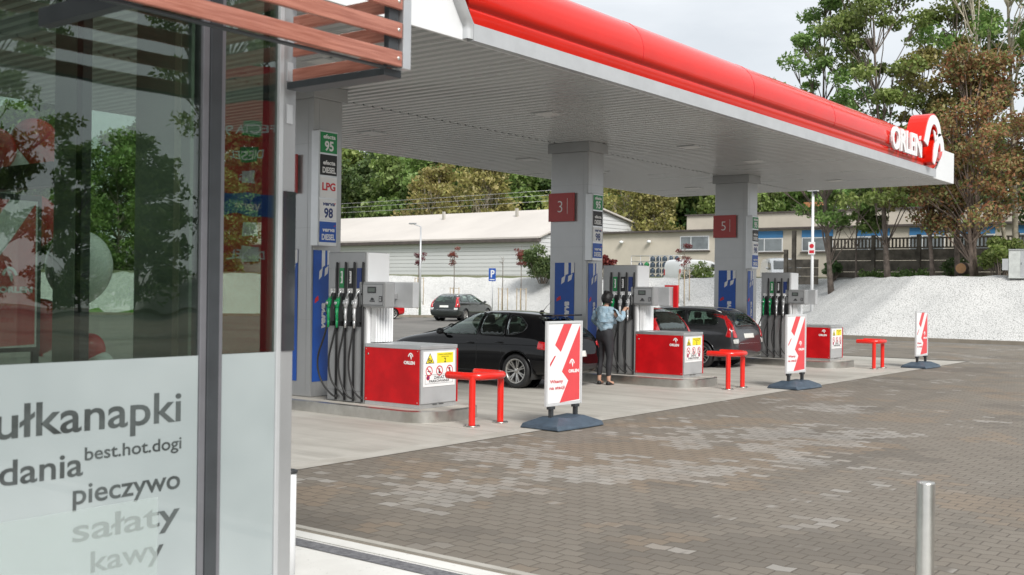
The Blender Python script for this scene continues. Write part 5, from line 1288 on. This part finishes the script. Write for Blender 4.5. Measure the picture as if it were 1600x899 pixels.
# ================================================================ VEGETATION
def leaves_mesh(name, centres, spread, count, size, mt, flat=1.0):
    c = np.asarray(centres, float); n = count
    idx = RNG.integers(0, len(c), n); sp = np.asarray(spread)[idx] if hasattr(spread, '__len__') else np.full(n, spread)
    g = RNG.normal(size=(n, 3)); g /= np.maximum(1e-6, np.linalg.norm(g, axis=1))[:, None]; rad = RNG.random(n)**.45
    P = c[idx]+g*(rad*sp)[:, None]*np.array([1, 1, .62*flat])
    a = RNG.normal(size=(n, 3)); a /= np.linalg.norm(a, axis=1)[:, None]; b = np.cross(a, RNG.normal(size=(n, 3))); b /= np.linalg.norm(b, axis=1)[:, None]
    s = size*(.6+.8*RNG.random(n))[:, None]
    V = np.stack([P-a*s*.5, P+b*s*.26, P+a*s*.5, P-b*s*.26], 1).reshape(-1, 3)
    me = bpy.data.meshes.new(name); me.vertices.add(len(V)); me.vertices.foreach_set('co', V.ravel().astype(np.float32))
    me.loops.add(4*n); me.loops.foreach_set('vertex_index', np.arange(4*n, dtype=np.int32)); me.polygons.add(n)
    me.polygons.foreach_set('loop_start', np.arange(0, 4*n, 4, dtype=np.int32)); me.polygons.foreach_set('loop_total', np.full(n, 4, np.int32)); me.update(); me.validate()
    me.materials.append(mt); return me
def tree(name, label, loc, h, cb, cr, ncl, nleaf, ls, mt, tr=.16, seed=1, lean=(0, 0), stems=1, bk=None, group=None, shape=1.0, spread=.55, up=.5):
    rnd = random.Random(seed); bk = bk or bark
    t = thing(name, label, 'tree', loc, 0, group); m = MB(); trunks = []
    for s in range(stems):
        a = rnd.uniform(0, 6.28); off = (0, 0) if s == 0 else (.25*math.cos(a), .25*math.sin(a)); P = []
        ln = (lean[0]+(0 if s == 0 else rnd.uniform(-.10, .10)), lean[1]+(0 if s == 0 else rnd.uniform(-.14, .14)))
        H = h*(.93 if s == 0 else rnd.uniform(.6, .85)); k = 9
        for i in range(k+1):
            f = i/k; P.append(Vector((off[0]+ln[0]*H*f+.10*math.sin(f*5+a), off[1]+ln[1]*H*f+.12*math.sin(f*4+a*2), -.3+(H+.3)*f)))
        trunks.append(P); m.tube(P, [tr*(1-.86*(i/k)**.8)*(1.25 if i == 0 else 1)*(1 if s == 0 else .7) for i in range(k+1)], bk, 7)
    cen = []
    for i in range(ncl):
        P = trunks[rnd.randrange(len(trunks))]
        f = rnd.random(); z = cb+(h-cb)*f
        prof = math.sin(math.pi*min(1, max(0, (f*.86+.12)**(.75*shape))))**.7
        a = rnd.uniform(0, 6.28); rr = cr*prof*math.sqrt(rnd.uniform(.12, 1))
        base_i = min(len(P)-2, max(1, int((z-rr*up)/h*9))); b0 = P[base_i]
        top = P[min(len(P)-1, max(1, int(z/h*9)))]
        c = Vector((top.x+rr*math.cos(a), top.y+rr*math.sin(a), z)); cen.append(c)
        mid = b0.lerp(c, .5)+Vector((rnd.uniform(-.2, .2), rnd.uniform(-.2, .2), rnd.uniform(0, .35)))
        m.tube([b0, mid, c], [tr*.28*(1-.6*f), tr*.16, .015], bk, 5, False)
        for _ in range(2):
            e = c+Vector((rnd.uniform(-.7, .7), rnd.uniform(-.7, .7), rnd.uniform(-.2, .6)))*spread*1.4; m.tube([mid.lerp(c, .4), e], [.03, .008], bk, 4, False)
    m.build('trunk', t)
    sp = [spread*cr*.5*rnd.uniform(.7, 1.35) for _ in cen]
    me = leaves_mesh('crown', cen, sp, nleaf, ls, mt); o = bpy.data.objects.new('crown', me); link(o, t)
    return t
def T(px_y, X_, z=None): return (X_, px_y, (ZU(X_, px_y) if z is None else z))
# trees standing on the bank behind the pumps
NEAR = []
NEAR.append(tree('leaning_tree', 'green tree with leaning dark trunk right of the white mast', T(18.35, 47.2), 13.8, 3.0, 2.7, 66, 14000, .19, leaf_g, .13, 11, (0, .035), 1, spread=.44))
NEAR.append(tree('leaning_tree', 'green tree with slim leaning trunk standing left of the russet trees', T(15.8, 47.0), 15.8, 3.3, 2.8, 70, 14500, .19, leaf_g, .13, 23, (0, .05), 1, spread=.44))
tree('young_tree', 'small thin tree before the picket fence between two larger trunks', T(17.5, 48.2), 5.2, 2.2, 1.5, 14, 2600, .22, leaf_g, .06, 31, (0, -.02), 1)
tree('slender_tree', 'slender tree with yellowish leaves left of the multi-stemmed one', T(14.1, 47.4), 9.6, 3.0, 1.9, 40, 7500, .18, leaf_y, .11, 41, (0, .03), 1)
tree('russet_tree', 'broad russet tree with several pale trunks right of the canopy end', T(12.15, 46.9), 9.2, 2.0, 2.7, 95, 20000, .16, leaf_b, .14, 52, (0, .03), 4, bk=mat('russet_tree_bark', (.22, .17, .14), .95, 0, .3, 4, bmp=.02, bs=14))
tree('thin_trunk_tree', 'thin dark trunked tree with few leaves beside the log', T(13.1, 48.0), 10.5, 3.4, 1.6, 26, 4500, .22, leaf_y, .13, 61, (0, -.01), 1)
tree('birch_tree', 'tall pale-trunked birch rising above the russet crown', T(11.3, 49.5), 18.5, 7.5, 2.3, 60, 14000, .19, leaf_l, .15, 71, (0, .02), 2, bk=bark_pale, spread=.6)
tree('tall_tree', 'dense dark green tree behind the russet crown at the right edge', T(8.6, 52.5), 12.5, 2.6, 3.6, 70, 17000, .28, leaf_d, .2, 81, (0, 0), 1)
NEAR.append(tree('tall_tree', 'tall green tree leaning in from beyond the right edge', T(7.2, 47.5), 17.0, 6.0, 2.4, 50, 8000, .2, leaf_g, .16, 91, (0, -.03), 1))
tree('tall_tree', 'bushy yellow green tree between the canopy end and the birch', T(14.6, 53.0), 14.5, 4.0, 2.6, 55, 10000, .22, leaf_l, .18, 99, (0, 0), 1, spread=.45)
# wood behind the warehouse and buildings
protos = [tree('wood_tree', 'green tree in the dense wood beyond the buildings', (80, 60, 2), 17, 1.5, 5.2, 90, 11000, .55, leaf_g, .22, 101, group='wood behind the buildings', spread=.62),
          tree('wood_tree', 'green tree in the dense wood beyond the buildings', (80, 70, 2), 16, 1.2, 4.8, 80, 10000, .55, leaf_l, .2, 102, group='wood behind the buildings', spread=.62),
          tree('wood_tree', 'green tree in the dense wood beyond the buildings', (80, 80, 2), 18, 1.5, 5.0, 90, 11000, .55, leaf_d, .22, 103, group='wood behind the buildings', spread=.62),
          tree('pale_trunk_tree', 'yellowing tree with pale branching trunk in front of the wood', (76, 50, 2), 13, 1.0, 4.2, 60, 7000, .42, leaf_y, .18, 104, stems=4, bk=bark_pale, group='pale trunked trees before the wood', spread=.55)]
rw = random.Random(5)
spots = []
for i in range(15): spots.append((91+rw.uniform(-3, 4), 42+i*4.6+rw.uniform(-1, 1), None, 1.0))
for i in range(12): spots.append((102+rw.uniform(-3, 3), 40+i*6.2, None, 1.12))
for i in range(11): spots.append((84+rw.uniform(-2, 3), 0+i*4.2, None, .62))
for i in range(12): spots.append((30+i*4.8, 96+rw.uniform(-2, 3)-i*.4, None, .95))
for i in range(7): spots.append((24+i*6.0, 84+rw.uniform(-2, 2)-i*1.2, None, .60))
first = [True]*4
for i, (x, y, _, s) in enumerate(spots):
    k = [0, 1, 2, 0, 1, 2, 0][(i*5+i//3) % 7]
    s *= rw.uniform(.88, 1.12)
    if first[k]: o = protos[k]; first[k] = False; o.location = (x, y, 1.5); o.rotation_euler = (0, 0, rw.uniform(0, 6)); o.scale = (s, s, s)
    else: dup(protos[k], (x, y, 1.5), rw.uniform(0, 6), scale=(s, s, s))
protos[3].location = (80, 54, 1.8)
for (x, y, s) in ((79, 47.5, .80), (82, 66, 1.0), (83, 73, .95), (78, 45.2, .66)): dup(protos[3], (x, y, 1.8), y, scale=s)
# trees across the road behind the camera (mirrored by the shop glass and the car paint)
for (x, y, k, s) in ((8.5, -20, 0, 1.0), (17, -27, 1, 1.05), (25, -24, 2, 1.1), (5, -26, 1, 1.0), (33, -30, 0, 1.1)):
    dup(NEAR[k], (x, y, 0), x, 'green tree across the road, mirrored in the shop glass', 'trees mirrored in the shop glass', s)
for i in range(16):
    k = [0, 2, 1][i % 3]; x = -8+i*5.2; y = -46-(i*7 % 5)*1.6
    dup(protos[k], (x, y, 0), i*1.3, 'green tree in the wood across the road', 'wood across the road', .58+.05*((i*5) % 4))
def bush(lab, loc, r, h, n, mt, size=.16, name='bush'):
    t = thing(name, lab, 'bush', loc); rnd = random.Random(hash(loc) % 999 if False else int(loc[1]*10)); m = MB(); cen = []
    for i in range(16):
        a = rnd.uniform(0, 6.28); q = r*math.sqrt(rnd.random())*.85; z = h*(.2+.7*rnd.random()*(1-(q/r)**2*.6)); cen.append((q*math.cos(a), q*math.sin(a), z)); m.tube([(q*.2*math.cos(a), q*.2*math.sin(a), -.2), (q*math.cos(a), q*math.sin(a), z)], [.03, .01], bark, 4, False)
    m.build('stems', t); me = leaves_mesh('foliage', cen, r*.42, n, size, mt, 1.2); o = bpy.data.objects.new('foliage', me); link(o, t)
bush('large round dark green bush right of the warehouse', (52, 37.6, 2.2), 1.35, 2.4, 6000, leaf_d)
bush('red-leaved bush beside the middle column', (52, 33.2, 2.2), .6, 1.7, 2200, leaf_r)
bush('green bush with pale blossoms beside the rear van', (52, 27.4, 2.0), .8, 1.2, 1800, leaf_l, .14)
bush('white flowered bush beside the rear van', (51.6, 27.9, 2.0), .5, 1.1, 900, mat('white_blossom', (.62, .62, .58), .7), .12)
bush('bright green shrub left of the pale utility cabinet', (46.2, 11.0, 2.3), .9, 1.9, 3500, leaf_l, .16)
bush('dark ivy clump at the left foot of the picket fence', (49.2, 19.0, 2.3), .45, .9, 1200, leaf_d, .14)
bush('dark shrub at the foot of the fence behind the thin trunks', (49.0, 13.4, 2.4), .75, .8, 1600, leaf_d, .14)
bush('low green weeds along the middle of the fence', (49.2, 15.4, 2.35), .9, .35, 900, leaf_g, .12)
bush('sparse weeds at the fence foot under the small tree', (49.3, 17.2, 2.35), .8, .3, 600, leaf_g, .12)
t = thing('log', 'cut orange-brown log lying beside the tree trunks', 'log', (47.6, 12.75, 2.75))
m = MB(); m.lathe([(0, -.5), (.24, -.5), (.26, 0), (.25, .4)], bark, axis='x', n=14); m.build('bark', t)
m = MB(); m.lathe([(0, -.502), (.21, -.502)], mat('cut_wood', (.42, .24, .12), .9), axis='x', n=14); m.build('cut_face', t)
def sapling(y, x, ztop, zs, mt, n, lab):
    g = ZU(x, y); t = thing('staked_sapling', lab, 'sapling', (x, y, g), 0, 'staked saplings on the bank'); m = MB()
    m.tube([(0, 0, 0), (.02, .03, zs-g), (0, 0, ztop-g)], [.03, .022, .008], bark, 6); cen = []
    rnd = random.Random(int(y*7))
    for i in range(9):
        z = zs-g+.05+(ztop-zs)*rnd.uniform(0, .95); a = rnd.uniform(0, 6.28); q = rnd.uniform(.08, .33); c = (q*math.cos(a), q*math.sin(a), z); cen.append(c); m.tube([(0, 0, z-.18), c], [.010, .004], bark, 4, False)
    m.build('stem', t)
    for a in (90, 210, 330):
        mm = MB(); mm.tube([(.3*math.cos(R_(a)), .3*math.sin(R_(a)), -.3), (.3*math.cos(R_(a)), .3*math.sin(R_(a)), 1.72)], .026, stake, 6); mm.build('stake', t)
    mm = MB(); mm.tube([(.3*math.cos(R_(a)), .3*math.sin(R_(a)), 1.66) for a in (90, 210, 330)], .012, stake, 5, closed=True); mm.build('tie', t)
    if n: me = leaves_mesh('leaves', cen, .20, n*3, .075, mt); o = bpy.data.objects.new('leaves', me); link(o, t)
sapling(44.3, 48.6, 4.0, 2.9, leaf_r, 260, 'red-leaved sapling with stakes beside the lamp post')
sapling(41.5, 48.6, 4.1, 3.0, leaf_r, 260, 'red-leaved sapling with stakes, second from the lamp post')
sapling(37.9, 48.6, 3.5, 2.9, leaf_r, 0, 'bare staked sapling without leaves behind the parking sign')
sapling(36.6, 48.6, 4.1, 3.0, leaf_r, 240, 'red-leaved staked sapling left of the round green bush')
sapling(26.4, 48.6, 4.0, 2.9, leaf_r, 260, 'red-leaved staked sapling before the rear white van')
# overhead cables
t = thing('overhead_cables', 'thin overhead cables crossing before the wood above the warehouse', 'cable', (0, 0, 0)); 
for z in (10.0, 9.6, 9.1):
    m = MB(); m.tube([(76+1*i/10, 54+56*i/10, z+.15*((i-5)/5)**2) for i in range(11)], .014, grey_lt, 4); m.build('cable', t)
